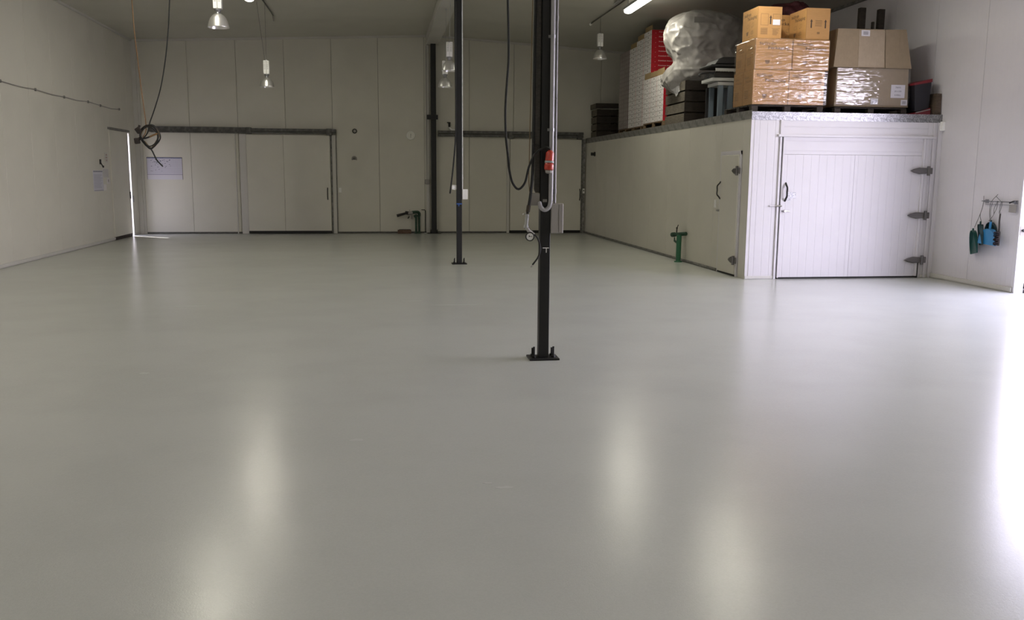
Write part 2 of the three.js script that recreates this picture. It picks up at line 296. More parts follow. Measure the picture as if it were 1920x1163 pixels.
function slidingDoor(name, x0, x1, y1, jambL, jambR, hx) {
  const d = structGroup(name, [0, 0, ZB]);
  const m = x0 + (x1 - x0) * 0.44;
  part('leaf_panel', rspan(x0, m - 0.002, 0.075, y1, 0.03, 0.11, 0.005), panelWhite, d);
  part('leaf_panel', rspan(m + 0.002, x1, 0.075, y1, 0.03, 0.11, 0.005), panelWhite, d);
  part('seal', rspan(x0, x1, 0.012, 0.075, 0.03, 0.114, 0.004), sealDark, d);
  for (const [a, b] of jambL) part('jamb', rspan(a, b, 0.0, y1 + 0.02, 0, 0.045, 0.004), trimWhite, d);
  for (const [a, b, dark] of jambR) part('jamb', rspan(a, b, 0.0, y1 + 0.02, 0, 0.06, 0.004), dark ? trimGrey : trimWhite, d);
  const h = part('handle', pull(0.3, 0, 0.013, 0.05), sealDark, d); h.position.set(hx, 1.05, 0.11);
  return d;
}
{
  const d = slidingDoor('door_2', -3.46, -1.335, 2.56, [[-3.64, -3.47], [-3.76, -3.735]], [[-1.325, -1.29, 1], [-1.285, -1.19, 0], [-1.185, -1.17, 1]], -1.42);
  part('track', [rspan(-5.86, -3.4, 2.60, 2.74, 0.0, 0.09, 0.005), rspan(-5.8, -3.45, 2.585, 2.61, 0.06, 0.12, 0.003)], railGrey, d);
  part('track', [rspan(-3.4, -1.17, 2.645, 2.72, 0.0, 0.15, 0.005), rspan(-3.4, -1.17, 2.60, 2.64, 0.0, 0.12, 0.003)], railGrey, d);
  part('roller_guard', [rspan(-3.44, -3.32, 2.58, 2.74, 0.0, 0.17, 0.005), rspan(-1.42, -1.28, 2.56, 2.73, 0.0, 0.17, 0.005)], railGrey, d);
  const e = slidingDoor('door_3', 3.44, 5.40, 2.53, [[3.36, 3.43]], [[5.405, 5.44, 1], [5.445, 5.52, 1]], 5.37);
  part('track', [rspan(1.5, 5.45, 2.655, 2.73, 0.0, 0.12, 0.005), rspan(1.5, 5.45, 2.575, 2.645, 0.0, 0.1, 0.004)], railGrey, e);
  part('roller_guard', [rspan(3.38, 3.52, 2.54, 2.72, 0.0, 0.15, 0.005), rspan(5.28, 5.42, 2.54, 2.72, 0.0, 0.15, 0.005), rspan(1.53, 1.62, 2.57, 2.64, 0.08, 0.14, 0.005)], railGrey, e);
}
function strapHinge(parent, L, H, x, y, z, label) {                      // chrome cam-lift hinge, pointing to -x
  const g = new THREE.Group(); g.name = 'hinge'; g.position.set(x, y, z); parent.add(g); g.userData.label = label;
  part('strap', plate([[0, -H * 0.36], [0, H * 0.36], [-L * 0.45, H * 0.42], [-L * 0.8, H * 0.24], [-L, 0], [-L * 0.8, -H * 0.24], [-L * 0.45, -H * 0.42]], 0.035, 0.012), hingeSteel, g);
  part('knuckle', [rod([0.03, -H * 0.6, 0.03], [0.03, H * 0.6, 0.03], 0.022, 12), rspan(0.03, 0.10, -H * 0.4, H * 0.4, 0, 0.03, 0.006)], hingeSteel, g);
  return g;
}
{ // door_4: small cold room door in the side wall; local x runs along world +z, front towards -x
  const d = structGroup('door_4', [CX, 0, -13.70], -Math.PI / 2);
  const w = 0.40;
  part('leaf', rspan(-w + 0.028, w - 0.047, 0.03, 1.913, -0.04, 0.03, 0.008), panelWhite, d);
  part('frame', [rspan(-w - 0.02, -w + 0.025, 0, 1.975, -0.02, 0.018, 0.004), rspan(w - 0.045, w + 0.0, 0, 1.975, -0.02, 0.018, 0.004), rspan(-w - 0.02, w, 1.915, 1.975, -0.02, 0.022, 0.004)], panelFresh, d);
  part('seal', rspan(-w + 0.03, w - 0.05, 0.004, 0.03, -0.03, 0.025, 0.003), sealDark, d);
  for (const y of [1.665, 0.26]) strapHinge(d, 0.19, 0.12, w - 0.055, y, 0.03, 'chrome hinge');
  part('handle', pull(0.28, 0, 0.011, 0.055), sealDark, d).position.set(-w + 0.05, 1.35, 0.03);
  part('latch', [rod([-w + 0.01, 1.02, 0.015], [-w + 0.01, 1.02, 0.06], 0.018, 12), rspan(-w - 0.03, -w + 0.05, 1.01, 1.03, 0.05, 0.065, 0.004)], chrome, d);
}
{ // door_5: large hinged cold room door in the bright front
  const d = structGroup('door_5', [0, 0, CZ]);
  const x0 = 6.065, x1 = 8.395, ym = 1.915, yt = 2.178, mid = 7.235;
  const leaf = new THREE.Group(); leaf.name = 'leaf'; d.add(leaf);
  part('panel', move(ribbed(mid - x0 - 0.002, ym - 0.0305, 0.07, 0.13, 0.0018), x0, 0.03, -0.045), panelFresh, leaf);
  part('panel', move(ribbed(x1 - mid - 0.002, ym - 0.0305, 0.07, 0.13, 0.0018), mid + 0.002, 0.03, -0.045), panelFresh, leaf);
  { const g = ribbed(yt - ym - 0.003, x1 - x0, 0.07, 0.15, 0.002, -0.1); g.rotateZ(Math.PI / 2).translate(x1, ym + 0.003, -0.045); part('panel', g, panelFresh, leaf); }
  part('edge_strip', [rspan(x0 - 0.012, x0 + 0.012, 0.02, yt, 0.0, 0.034, 0.003), rspan(x1 - 0.04, x1, 0.03, yt, 0.0, 0.05, 0.006)], panelFresh, leaf);
  part('seal', [rspan(x0, x1, 0.004, 0.032, -0.03, 0.02, 0.003), rspan(x0 - 0.05, x0 - 0.014, 0.0, 2.18, -0.04, 0.0, 0.002), rspan(x1 + 0.004, x1 + 0.03, 0.0, 0.26, -0.03, 0.03, 0.003)], sealDark, d);
  part('frame', [rspan(6.0, 6.034, 0.0, 2.43, 0, 0.024, 0.003), rspan(5.965, 8.56, 2.178, 2.215, 0, 0.05, 0.006), rspan(8.405, 8.45, 0.26, 2.178, 0, 0.035, 0.006), rspan(6.035, 6.06, 2.215, 2.425, 0, 0.012, 0.003)], panelFresh, d);
  for (const y of [1.682, 0.99, 0.288]) strapHinge(d, 0.27, 0.12, 8.42, y, 0.05, 'chrome hinge');
  part('handle', pull(0.27, 0, 0.014, 0.06), sealDark, leaf).position.set(6.125, 1.345, 0.03);
  part('wear_plate', [rspan(6.17, 6.30, 1.25, 1.34, 0.024, 0.0275, 0.001), rspan(6.15, 6.22, 1.215, 1.25, 0.024, 0.0275, 0.001)], galv, leaf);
  part('latch', [rspan(5.88, 6.05, 1.122, 1.142, 0.004, 0.03, 0.006), rod([5.97, 1.132, 0.02], [6.07, 1.132, 0.05], 0.014, 10)], chrome, d);
  part('latch', [rspan(6.08, 6.21, 1.04, 1.066, 0.024, 0.045, 0.006), rod([6.12, 1.053, 0.03], [6.12, 1.053, 0.07], 0.02, 12)], chrome, leaf);
}
// ------------------------------------------------------------------ steel columns
function column(x, z, w, h, label, opts = {}) {
  const t = thing('steel_column', label, 'column', [x, 0, z]);
  part('shaft', rbox(w, h, w, 0.006, 0, h / 2 + 0.012, 0, 2), steelBlack, t);
  part('base_plate', rbox(opts.pw || 0.26, 0.016, opts.pd || 0.2, 0.003, 0, 0.008, 0), steelBlack, t);
  for (const sx of [-1, 1]) for (const sz of [-1, 1]) part('anchor_bolt', [rod([sx * 0.085, 0.01, sz * 0.04], [sx * 0.085, 0.10 + 0.012 * sz, sz * 0.04], 0.009, 10), flat(new THREE.CylinderGeometry(0.019, 0.019, 0.018, 6).translate(sx * 0.085, 0.025, sz * 0.04))], steelBlack, t);
  return t;
}
const PX = 1.362, PZ = -7.43;
const c1 = column(PX, PZ, 0.088, 4.93, 'black square steel column with conduits, orange plug and hanging hoses on it');
part('paint_mark', [span(-0.02, 0.034, 0.962, 0.969, 0.0442, 0.0452), span(0.008, 0.014, 0.925, 0.965, 0.0442, 0.0452)], plasticWhite, c1, 'white painted T mark');
part('sticker', span(-0.025, 0.012, 1.352, 1.376, 0.0442, 0.0456), plasticGrey, c1, 'small grey sticker');
const c2 = column(1.342, -15.69, 0.094, 4.93, 'black steel column with small white box, standing behind the one with hoses');
part('tape_band', [rbox(0.1, 0.022, 0.1, 0.003, 0, 1.065, 0), rbox(0.02, 0.045, 0.004, 0.001, -0.01, 1.045, 0.0505)], std({ color: lin(0.03, 0.09, 0.3), roughness: 0.5 }), c2, 'blue tape');
const c3 = column(1.372, ZB + 0.16, 0.135, 4.93, 'black steel column against the far wall with a cross plate high up', { pw: 0.36, pd: 0.24 });
part('cross_plate', rbox(0.29, 0.12, 0.03, 0.004, -0.03, 3.065, 0.085), steelBlack, c3);

// things on the near column
{
  const t = thing('conduit', 'thick pale grey conduit ending in a J bend on the front of the hose column', 'conduit', [0, 0, 0]);
  const z = PZ + 0.044 + 0.02, r = 0.0185;
  part('pipe', tube([[1.402, 4.92, z], [1.402, 3.5, z], [1.402, 2.2, z], [1.40, 1.42, z], [1.398, 1.35, z], [1.385, 1.308, z + 0.004], [1.355, 1.288, z + 0.006], [1.325, 1.300, z + 0.006], [1.310, 1.325, z + 0.006], [1.306, 1.345, z + 0.006]], r, 14, 420), conduitGrey, t);
  for (const y of [2.70, 1.95, 3.6]) part('saddle', [rspan(1.368, 1.43, y - 0.012, y + 0.012, PZ + 0.0445, PZ + 0.05, 0.002), rod([1.402, y - 0.012, z], [1.402, y + 0.012, z], r + 0.002, 14)], galv, t);
  const u = thing('conduit', 'thin pale conduit running down the hose column into the grey switch box', 'conduit', [0, 0, 0]);
  part('pipe', tube([[1.447, 4.92, PZ + 0.01], [1.447, 3, PZ + 0.01], [1.447, 1.6, PZ + 0.01], [1.447, 1.345, PZ + 0.01]], 0.0095, 10, 60), conduitGrey, u);
  for (const y of [1.44, 2.85, 3.6]) part('coupling', rod([1.447, y - 0.02, PZ + 0.01], [1.447, y + 0.02, PZ + 0.01], 0.0125, 12), conduitGrey, u);
  part('strap', [span(1.406, 1.452, 2.2, 2.215, PZ, PZ + 0.0222), span(1.406, 1.452, 3.9, 3.915, PZ, PZ + 0.0222)], galv, u);
  const w = thing('conduit', 'slim dark cable between the two pale conduits on the hose column', 'cable', [0, 0, 0]);
  part('cable', tube([[1.427, 4.92, PZ + 0.03], [1.427, 3, PZ + 0.03], [1.426, 1.8, PZ + 0.03], [1.426, 1.36, PZ + 0.03]], 0.005, 8, 60), rubber, w);
  const b = thing('switch_box', 'pale grey switch box on the side of the hose column', 'electrical box', [1.46, 1.215, PZ + 0.02]);
  part('body', rbox(0.106, 0.25, 0.085, 0.006, 0, 0, 0, 2), plasticGrey, b); part('cover', rbox(0.036, 0.24, 0.008, 0.003, 0.03, 0, 0.045), plasticGrey, b);
  part('cover', rbox(0.062, 0.24, 0.006, 0.003, -0.02, 0, 0.0445), plasticGrey, b); part('screw', [rod([0.035, 0.07, 0.045], [0.035, 0.07, 0.054], 0.005, 8), rod([0.035, -0.02, 0.045], [0.035, -0.02, 0.054], 0.005, 8)], galv, b);
  const b2 = thing('junction_box', 'small pale box behind the slanting air hose on the hose column', 'electrical box', [1.275, 1.375, PZ]);
  part('body', rbox(0.084, 0.105, 0.06, 0.005, 0, 0, 0, 2), plasticGrey, b2); part('lid', rbox(0.076, 0.097, 0.006, 0.003, 0, 0, 0.032), plasticGrey, b2);
  const tr = thing('cable_cover', 'grey timber cover strip on the side of the hose column', 'cover', [1.2905, 0, PZ + 0.01]);
  part('board', plate([[-0.022, 1.46], [-0.008, 1.43], [0.022, 1.43], [0.022, 4.92], [-0.022, 4.92]], 0.05, 0.003), std({ color: lin(0.075, 0.07, 0.062), roughness: 0.6, map: woodTone }), tr);
  tr.position.z = PZ - 0.03;
  const p = thing('power_plug', 'orange industrial plug and socket on the hose column', 'plug', [1.376, 1.69, PZ + 0.115]); p.rotation.z = -0.08; p.rotation.x = -0.1;
  part('plug_body', lathe([[0, 0.09], [0.018, 0.09], [0.024, 0.082], [0.034, 0.07], [0.036, 0.0], [0.031, -0.005], [0, -0.005]], 20), orange, p);
  part('ring', lathe([[0.02, 0.002], [0.0385, 0.002], [0.040, -0.006], [0.0385, -0.016], [0.02, -0.016]], 20), paleMetal, p, 'pale locking ring');
  part('socket_body', lathe([[0.03, -0.014], [0.036, -0.018], [0.0395, -0.035], [0.0385, -0.062], [0.032, -0.075], [0, -0.075]], 20), orange, p);
  part('tip', lathe([[0, -0.07], [0.03, -0.07], [0.027, -0.095], [0.02, -0.1], [0.018, -0.085], [0, -0.085]], 20), plasticGrey, p, 'grey end cap');
  part('bracket', rbox(0.05, 0.12, 0.04, 0.004, 0, -0.02, -0.05), sealDark, p);
  const s = single('power_cable', tube([[1.06, ceilAt(1.06) - 0.002, -7.36], [1.03, 4.2, -7.36], [1.022, 3.4, -7.36], [1.026, 2.97, -7.36], [1.032, 2.74, -7.36], [1.035, 2.505, -7.36], [1.021, 2.3, -7.36], [1.011, 2.105, -7.36], [1.017, 1.894, -7.36], [1.034, 1.743, -7.36], [1.048, 1.612, -7.36], [1.08, 1.503, -7.36], [1.125, 1.459, -7.36], [1.174, 1.503, -7.36], [1.213, 1.648, -7.355], [1.257, 1.745, -7.345], [1.306, 1.79, -7.33], [1.35, 1.805, -7.32], [1.378, 1.79, -7.316], [1.384, 1.775, -7.316]], 0.0095, 8, 320), rubber, 'black power cable looping down from the ceiling to the orange plug', 'cable');
  const h = thing('air_hose', 'black air hose with a silver inflator gun and round gauge hanging by the column', 'hose', [0, 0, 0]);
  part('hose', tube([[1.236, 4.92, -7.4], [1.256, 4.2, -7.4], [1.262, 3.4, -7.4], [1.258, 2.6, -7.4], [1.256, 2.138, -7.4], [1.254, 1.877, -7.4], [1.252, 1.746, -7.395], [1.245, 1.569, -7.38], [1.227, 1.392, -7.37], [1.214, 1.312, -7.37], [1.206, 1.262, -7.37]], 0.0125, 10, 120), rubber, h);
  part('coupling', [rod([1.216, 1.325, -7.37], [1.208, 1.27, -7.37], 0.017, 12), rod([1.208, 1.27, -7.37], [1.204, 1.25, -7.37], 0.012, 12)], std({ color: lin(0.05, 0.035, 0.022), roughness: 0.6 }), h);
  part('grip', [rod([1.204, 1.252, -7.37], [1.196, 1.16, -7.37], 0.0165, 14, 0.014), rod([1.196, 1.16, -7.37], [1.193, 1.14, -7.37], 0.02, 14)], paleMetal, h);
  part('trigger', [tube([[1.2, 1.255, -7.37], [1.178, 1.258, -7.37], [1.165, 1.245, -7.37]], 0.004, 6), rod([1.185, 1.165, -7.37], [1.18, 1.13, -7.37], 0.006, 8)], chrome, h);
  part('valve_body', [rod([1.194, 1.15, -7.37], [1.226, 1.1, -7.37], 0.016, 12), rod([1.212, 1.125, -7.37], [1.262, 1.082, -7.37], 0.0115, 12), rod([1.226, 1.1, -7.37], [1.226, 1.07, -7.365], 0.012, 12)], chrome, h);
  const gauge = new THREE.Group(); gauge.name = 'gauge'; gauge.position.set(1.226, 1.064, -7.36); h.add(gauge);
  const ring = lathe([[0, -0.016], [0.033, -0.016], [0.0385, -0.01], [0.0385, 0.01], [0.034, 0.014], [0.03, 0.01], [0.03, 0.004]], 28); ring.rotateX(Math.PI / 2);
  part('case', ring, rubber, gauge);
  part('dial', flat(new THREE.CylinderGeometry(0.03, 0.03, 0.006, 28).rotateX(Math.PI / 2).translate(0, 0, 0.004)), plasticWhite, gauge, 'white dial');
  part('pointer', [rbox(0.03, 0.004, 0.002, 0.0005, 0.004, 0.001, 0.008), rbox(0.006, 0.014, 0.002, 0.0005, -0.006, 0.004, 0.008)], sealDark, gauge);
  part('whip_hose', tube([[1.258, 1.086, -7.37], [1.29, 1.056, -7.37], [1.312, 0.997, -7.365], [1.315, 0.942, -7.36], [1.297, 0.888, -7.36], [1.265, 0.843, -7.36], [1.248, 0.822, -7.36]], 0.007, 8, 50), rubber, h);
  part('nozzle', rod([1.25, 0.825, -7.36], [1.237, 0.807, -7.36], 0.0085, 10), chrome, h);
  part('hook', [rod([1.248, 1.825, -7.388], [1.312, 1.82, -7.40], 0.004, 8), rod([1.248, 1.825, -7.388], [1.248, 1.835, -7.36], 0.004, 8)], steelBlack, h);
  single('tie_cord', tube([[1.238, 4.92, -7.42], [1.262, 4.0, -7.45], [1.245, 2.99, -7.45], [1.24, 2.611, -7.45], [1.236, 2.182, -7.45], [1.232, 1.921, -7.45], [1.227, 1.653, -7.44], [1.222, 1.547, -7.42], [1.224, 1.44, -7.385]], 0.0038, 6, 80), cordTan, 'thin tan cord hanging behind the air hose by the column', 'cord');
}
// things on the middle column
{
  const x = 1.342, z = -15.69;
  single('air_hose', tube([[1.262, 4.92, -15.6], [1.271, 4.5, -15.6], [1.273, 3.625, -15.6], [1.282, 2.734, -15.6], [1.273, 2.192, -15.6], [1.235, 1.735, -15.6], [1.197, 1.413, -15.6], [1.177, 1.255, -15.6]], 0.0135, 8, 80), rubber, 'plain black hose end hanging beside the column with the small white box', 'hose');
  const b = thing('switch_box', 'white switch box on the column behind the hose column', 'electrical box', [1.444, 1.232, z + 0.01]);
  part('body', rbox(0.098, 0.18, 0.06, 0.006, 0, 0, 0, 2), plasticWhite, b); part('cover', [rbox(0.042, 0.17, 0.006, 0.002, -0.024, 0, 0.033), rbox(0.042, 0.17, 0.006, 0.002, 0.024, 0, 0.033)], plasticWhite, b);
  const s = thing('sign_plate', 'small white plate sticking out beside the hanging hose end', 'sign', [1.258, 1.352, z + 0.02]);
  part('plate', rbox(0.084, 0.08, 0.006, 0.002), plasticWhite, s); part('bracket', rbox(0.02, 0.02, 0.02, 0.003, 0.032, 0, -0.012), galv, s);
  const t = thing('conduit', 'thin white conduit down to the white switch box', 'conduit');
  part('pipe', rod([1.4, 4.92, z + 0.01], [1.4, 1.32, z + 0.01], 0.009, 10), plasticWhite, t); part('coupling', rod([1.4, 1.50, z + 0.01], [1.4, 1.53, z + 0.01], 0.013, 10), plasticWhite, t);
}
// ------------------------------------------------------------------ lighting fittings
function batten(x, z0, z1, y, label) {
  const t = thing('fluorescent_light', label, 'light', [x, y, (z0 + z1) / 2], 0, 'fluorescent ceiling battens'), L = Math.abs(z1 - z0);
  part('housing', [rbox(0.09, 0.05, L + 0.04, 0.006, -0.05, 0.055, 0), rbox(0.11, 0.02, L, 0.004, 0, 0.035, 0)], paleMetal, t);
  const d = flat(new THREE.CapsuleGeometry(0.085, L - 0.17, 6, 16).rotateX(Math.PI / 2)); d.scale(1, 0.5, 1);
  part('lamp_diffuser', d, tubeGlow, t, 'glowing white diffuser');
  part('clip', [rbox(0.13, 0.012, 0.02, 0.003, 0, 0.03, L * 0.3), rbox(0.13, 0.012, 0.02, 0.003, 0, 0.03, -L * 0.3)], galv, t);
  part('hanger', [rod([-0.05, 0.07, L * 0.35], [-0.05, ceilAt(x) - y + 0.005, L * 0.35], 0.006, 6), rod([-0.05, 0.07, -L * 0.35], [-0.05, ceilAt(x) - y + 0.005, -L * 0.35], 0.006, 6)], galv, t);
  const l = new THREE.RectAreaLight(lin(1, 0.96, 0.80), TUBE_LEVEL, 0.12, L - 0.1); l.rotation.x = -Math.PI / 2; l.position.set(x, y - 0.05, (z0 + z1) / 2); scene.add(l);
}
batten(4.83, -17.6, -16.0, 4.76, 'fluorescent batten nearest the red and white cartons');
batten(-2.46, -18.25, -16.7, 4.86, 'fluorescent batten whose end shows at the top edge beside the lamp wires');
batten(5.3, -13.3, -11.7, 4.74, 'fluorescent batten reflected in the floor before the bright cold room front');
batten(-2.46, -13.2, -11.6, 4.86, 'fluorescent batten over the near floor, in line with the one beside the wires');
for (const [x, y, side] of [[-2.46, 4.86, 'far from the wide opening'], [5.3, 4.74, 'on the side of the wide opening']]) {
  batten(x, -8.1, -6.5, y, 'fluorescent batten above the hose column, in the row ' + side);
  batten(x, -1.6, 0.0, y, 'fluorescent batten nearest the viewer, row ' + side);
}
function pendant(x, z, yb, label, len = 1) {
  const t = thing('pendant_lamp', label, 'lamp', [x, yb, z], 0, 'unlit high bay pendant lamps');
  part('reflector', lathe([[0.145, 0.0], [0.150, 0.003], [0.1475, 0.012], [0.143, 0.03], [0.130, 0.085], [0.110, 0.13], [0.082, 0.165], [0.055, 0.185], [0.040, 0.195], [0.038, 0.19], [0.054, 0.18], [0.08, 0.16], [0.106, 0.126], [0.126, 0.083], [0.140, 0.028], [0.1435, 0.008], [0.145, 0.0]], 36), alu, t);
  part('neck', lathe([[0.0, 0.26], [0.045, 0.26], [0.05, 0.25], [0.05, 0.235], [0.032, 0.23], [0.032, 0.20], [0.045, 0.195], [0.045, 0.185], [0, 0.185]], 20), galv, t);
  part('bulb', lathe([[0, 0.03], [0.025, 0.04], [0.04, 0.07], [0.036, 0.11], [0.022, 0.15], [0.018, 0.19], [0, 0.19]], 16), std({ color: lin(0.6, 0.58, 0.52), roughness: 0.25 }), t);
  part('ballast_box', [rbox(0.055, 0.27, 0.1, 0.004, -0.03, 0.395, 0), rbox(0.055, 0.27, 0.1, 0.004, 0.03, 0.395, 0)], plasticWhite, t);
  const v = []; for (const sx of [-1, 1]) for (let k = 0; k < 7; k++) v.push(box(0.032, 0.007, 0.002, sx * 0.03, 0.36 + 0.024 * k, 0.0502)); part('vent_slots', v, trimGrey, t).userData.kind = 'stuff';
  part('bracket', [rbox(0.1, 0.012, 0.02, 0.003, 0, 0.27, 0.03), rbox(0.1, 0.012, 0.02, 0.003, 0, 0.27, -0.03), rbox(0.03, 0.02, 0.02, 0.003, 0, 0.538, 0)], galv, t);
  return t;
}
function wire(t, a, b, mat = railGrey, r = 0.0035) { const p = t.position; part('suspension_wire', rod([a[0] - p.x, a[1] - p.y, a[2] - p.z], [b[0] - p.x, b[1] - p.y, b[2] - p.z], r, 6), mat, t); }
{
  const a = pendant(-2.28, -13.6, 3.63, 'large pendant lamp cut by the top edge of the view'); wire(a, [-2.28, 4.17, -13.6], [-2.28, ceilAt(-2.28), -13.6]);
  const b = pendant(-2.33, -19.4, 3.345, 'pendant lamp hanging alone before the sliding door with dark track');
  wire(b, [-2.33, 3.885, -19.4], [-2.32, ceilAt(-2.32), -19.37]); wire(b, [-2.36, 3.885, -19.4], [-2.47, ceilAt(-2.47), -19.3]);
  part('conduit_arm', tube([[0.01, ceilAt(-2.32) - 3.345 - 0.012, -0.6 + 1.5], [0.01, ceilAt(-2.32) - 3.345 - 0.012, 0], [0.02, ceilAt(-2.32) - 3.345 - 0.02, -0.9], [0.02, ceilAt(-2.32) - 3.345 - 0.03, -1.35]], 0.014, 8, 40), railGrey, b);
  part('conduit_end', rod([0.02, ceilAt(-2.32) - 3.345 - 0.03, -1.33], [0.025, ceilAt(-2.32) - 3.345 - 0.13, -1.42], 0.018, 10), plasticGrey, b);
  const c = pendant(1.33, -18.9, 3.37, 'lower of the two pendant lamps overlapping beside the column'); wire(c, [1.33, 3.91, -18.9], [1.36, 4.94, -18.9], paleMetal);
  part('ceiling_hook', flat(new THREE.SphereGeometry(0.022, 12, 8).translate(0.03, 4.94 - 3.37 - 0.015, 0)), paleMetal, c);
  const d = pendant(1.30, -17.3, 3.52, 'upper of the two pendant lamps overlapping beside the column'); wire(d, [1.30, 4.06, -17.3], [1.33, 4.94, -17.3], paleMetal);
  const e = pendant(4.76, -19.5, 4.10, 'pendant lamp hanging near the stack of red and white cartons'); wire(e, [4.76, 4.64, -19.5], [4.76, ceilAt(4.76), -19.5]);
  const f = thing('conduit', 'dark conduit along the ceiling from the lit batten towards the far pendant lamp', 'conduit');
  const cy = ceilAt(4.75) - 0.03;
  part('pipe', tube([[4.72, cy, -20.2], [4.73, cy, -19], [4.74, cy, -17.8], [4.74, cy, -16.0]], 0.013, 8, 30), railGrey, f);
  part('end_fitting', flat(new THREE.SphereGeometry(0.035, 14, 10).translate(4.72, cy - 0.01, -20.25)), plasticWhite, f);
  part('reflector_strip', [rbox(0.05, 0.03, 1.9, 0.004, 4.66, cy + 0.0, -17.0)], paleMetal, f);
}
// ------------------------------------------------------------------ hanging coil of cables on the left
{
  const z = -14, t = thing('cable_coil', 'coiled orange and black cables with two dark plugs hanging from the ceiling', 'cable', [0, 0, 0]);
  part('orange_cable', tube([[-3.60, ceilAt(-3.6), z], [-3.546, 4.043, z], [-3.534, 3.596, z], [-3.51, 3.22, z], [-3.486, 2.84, z], [-3.459, 2.496, z], [-3.442, 2.265, z + 0.01], [-3.45, 2.16, z + 0.03], [-3.49, 2.09, z + 0.03]], 0.007, 8, 90), cordOrange, t, 'orange cable');
  part('black_cable', tube([[-2.94, ceilAt(-2.94), z], [-3.021, 4.06, z], [-3.065, 3.609, z], [-3.133, 3.153, z], [-3.22, 2.769, z], [-3.326, 2.46, z], [-3.395, 2.289, z - 0.01], [-3.41, 2.2, z], [-3.45, 2.12, z], [-3.52, 2.05, z]], 0.0085, 8, 90), rubber, t, 'black cable');
  const coil = [[-3.429, 2.26], [-3.336, 2.253], [-3.281, 2.175], [-3.268, 2.097], [-3.289, 2.027], [-3.343, 1.966], [-3.39, 1.931], [-3.44, 1.955], [-3.484, 2.008], [-3.519, 2.059], [-3.533, 2.12], [-3.516, 2.189], [-3.481, 2.233]];
  const loop = (k, dz, j, m) => part('coil', tube(coil.map(([a, b], i) => [-3.4 + (a + 3.4) * k + j * Math.sin(i * 1.3 + dz * 90), 2.1 + (b - 2.1) * k + j * Math.cos(i * 1.7 + dz * 50), z + dz + 0.012 * Math.sin(i * 2.1)]), 0.0095, 8, 90, true), m, t);
  loop(1.0, 0.015, 0.006, rubber); loop(0.93, -0.012, 0.01, cordTan); loop(0.88, 0.035, 0.008, rubber); loop(1.03, -0.03, 0.008, rubber);
  part('cross_tie', tube([[-3.53, 2.055, z + 0.05], [-3.498, 2.064, z + 0.055], [-3.43, 2.08, z + 0.055], [-3.387, 2.096, z + 0.05]], 0.012, 8), rubber, t);
  part('cross_tie', tube([[-3.387, 2.096, z + 0.05], [-3.34, 2.118, z + 0.05], [-3.285, 2.142, z + 0.045]], 0.013, 8), cordOrange, t, 'orange tie');
  part('tail', tube([[-3.44, 1.955, z + 0.02], [-3.40, 1.93, z + 0.02], [-3.37, 1.89, z + 0.02], [-3.345, 1.83, z + 0.02], [-3.31, 1.755, z + 0.02], [-3.235, 1.669, z + 0.02]], 0.010, 8, 40), rubber, t);
  for (const [x, y, a] of [[-3.55, 2.189, 1.0], [-3.575, 2.035, 0.2]]) { const p = part('plug', [rbox(0.075, 0.085, 0.06, 0.012, 0, 0, 0, 2), rod([0.02, 0.02, 0], [0.06, 0.05, 0], 0.016, 10), rbox(0.06, 0.02, 0.066, 0.006, 0, -0.02, 0)], sealBrown, t); p.position.set(x, y, z + 0.02); p.rotation.z = a * 0.6; }
}
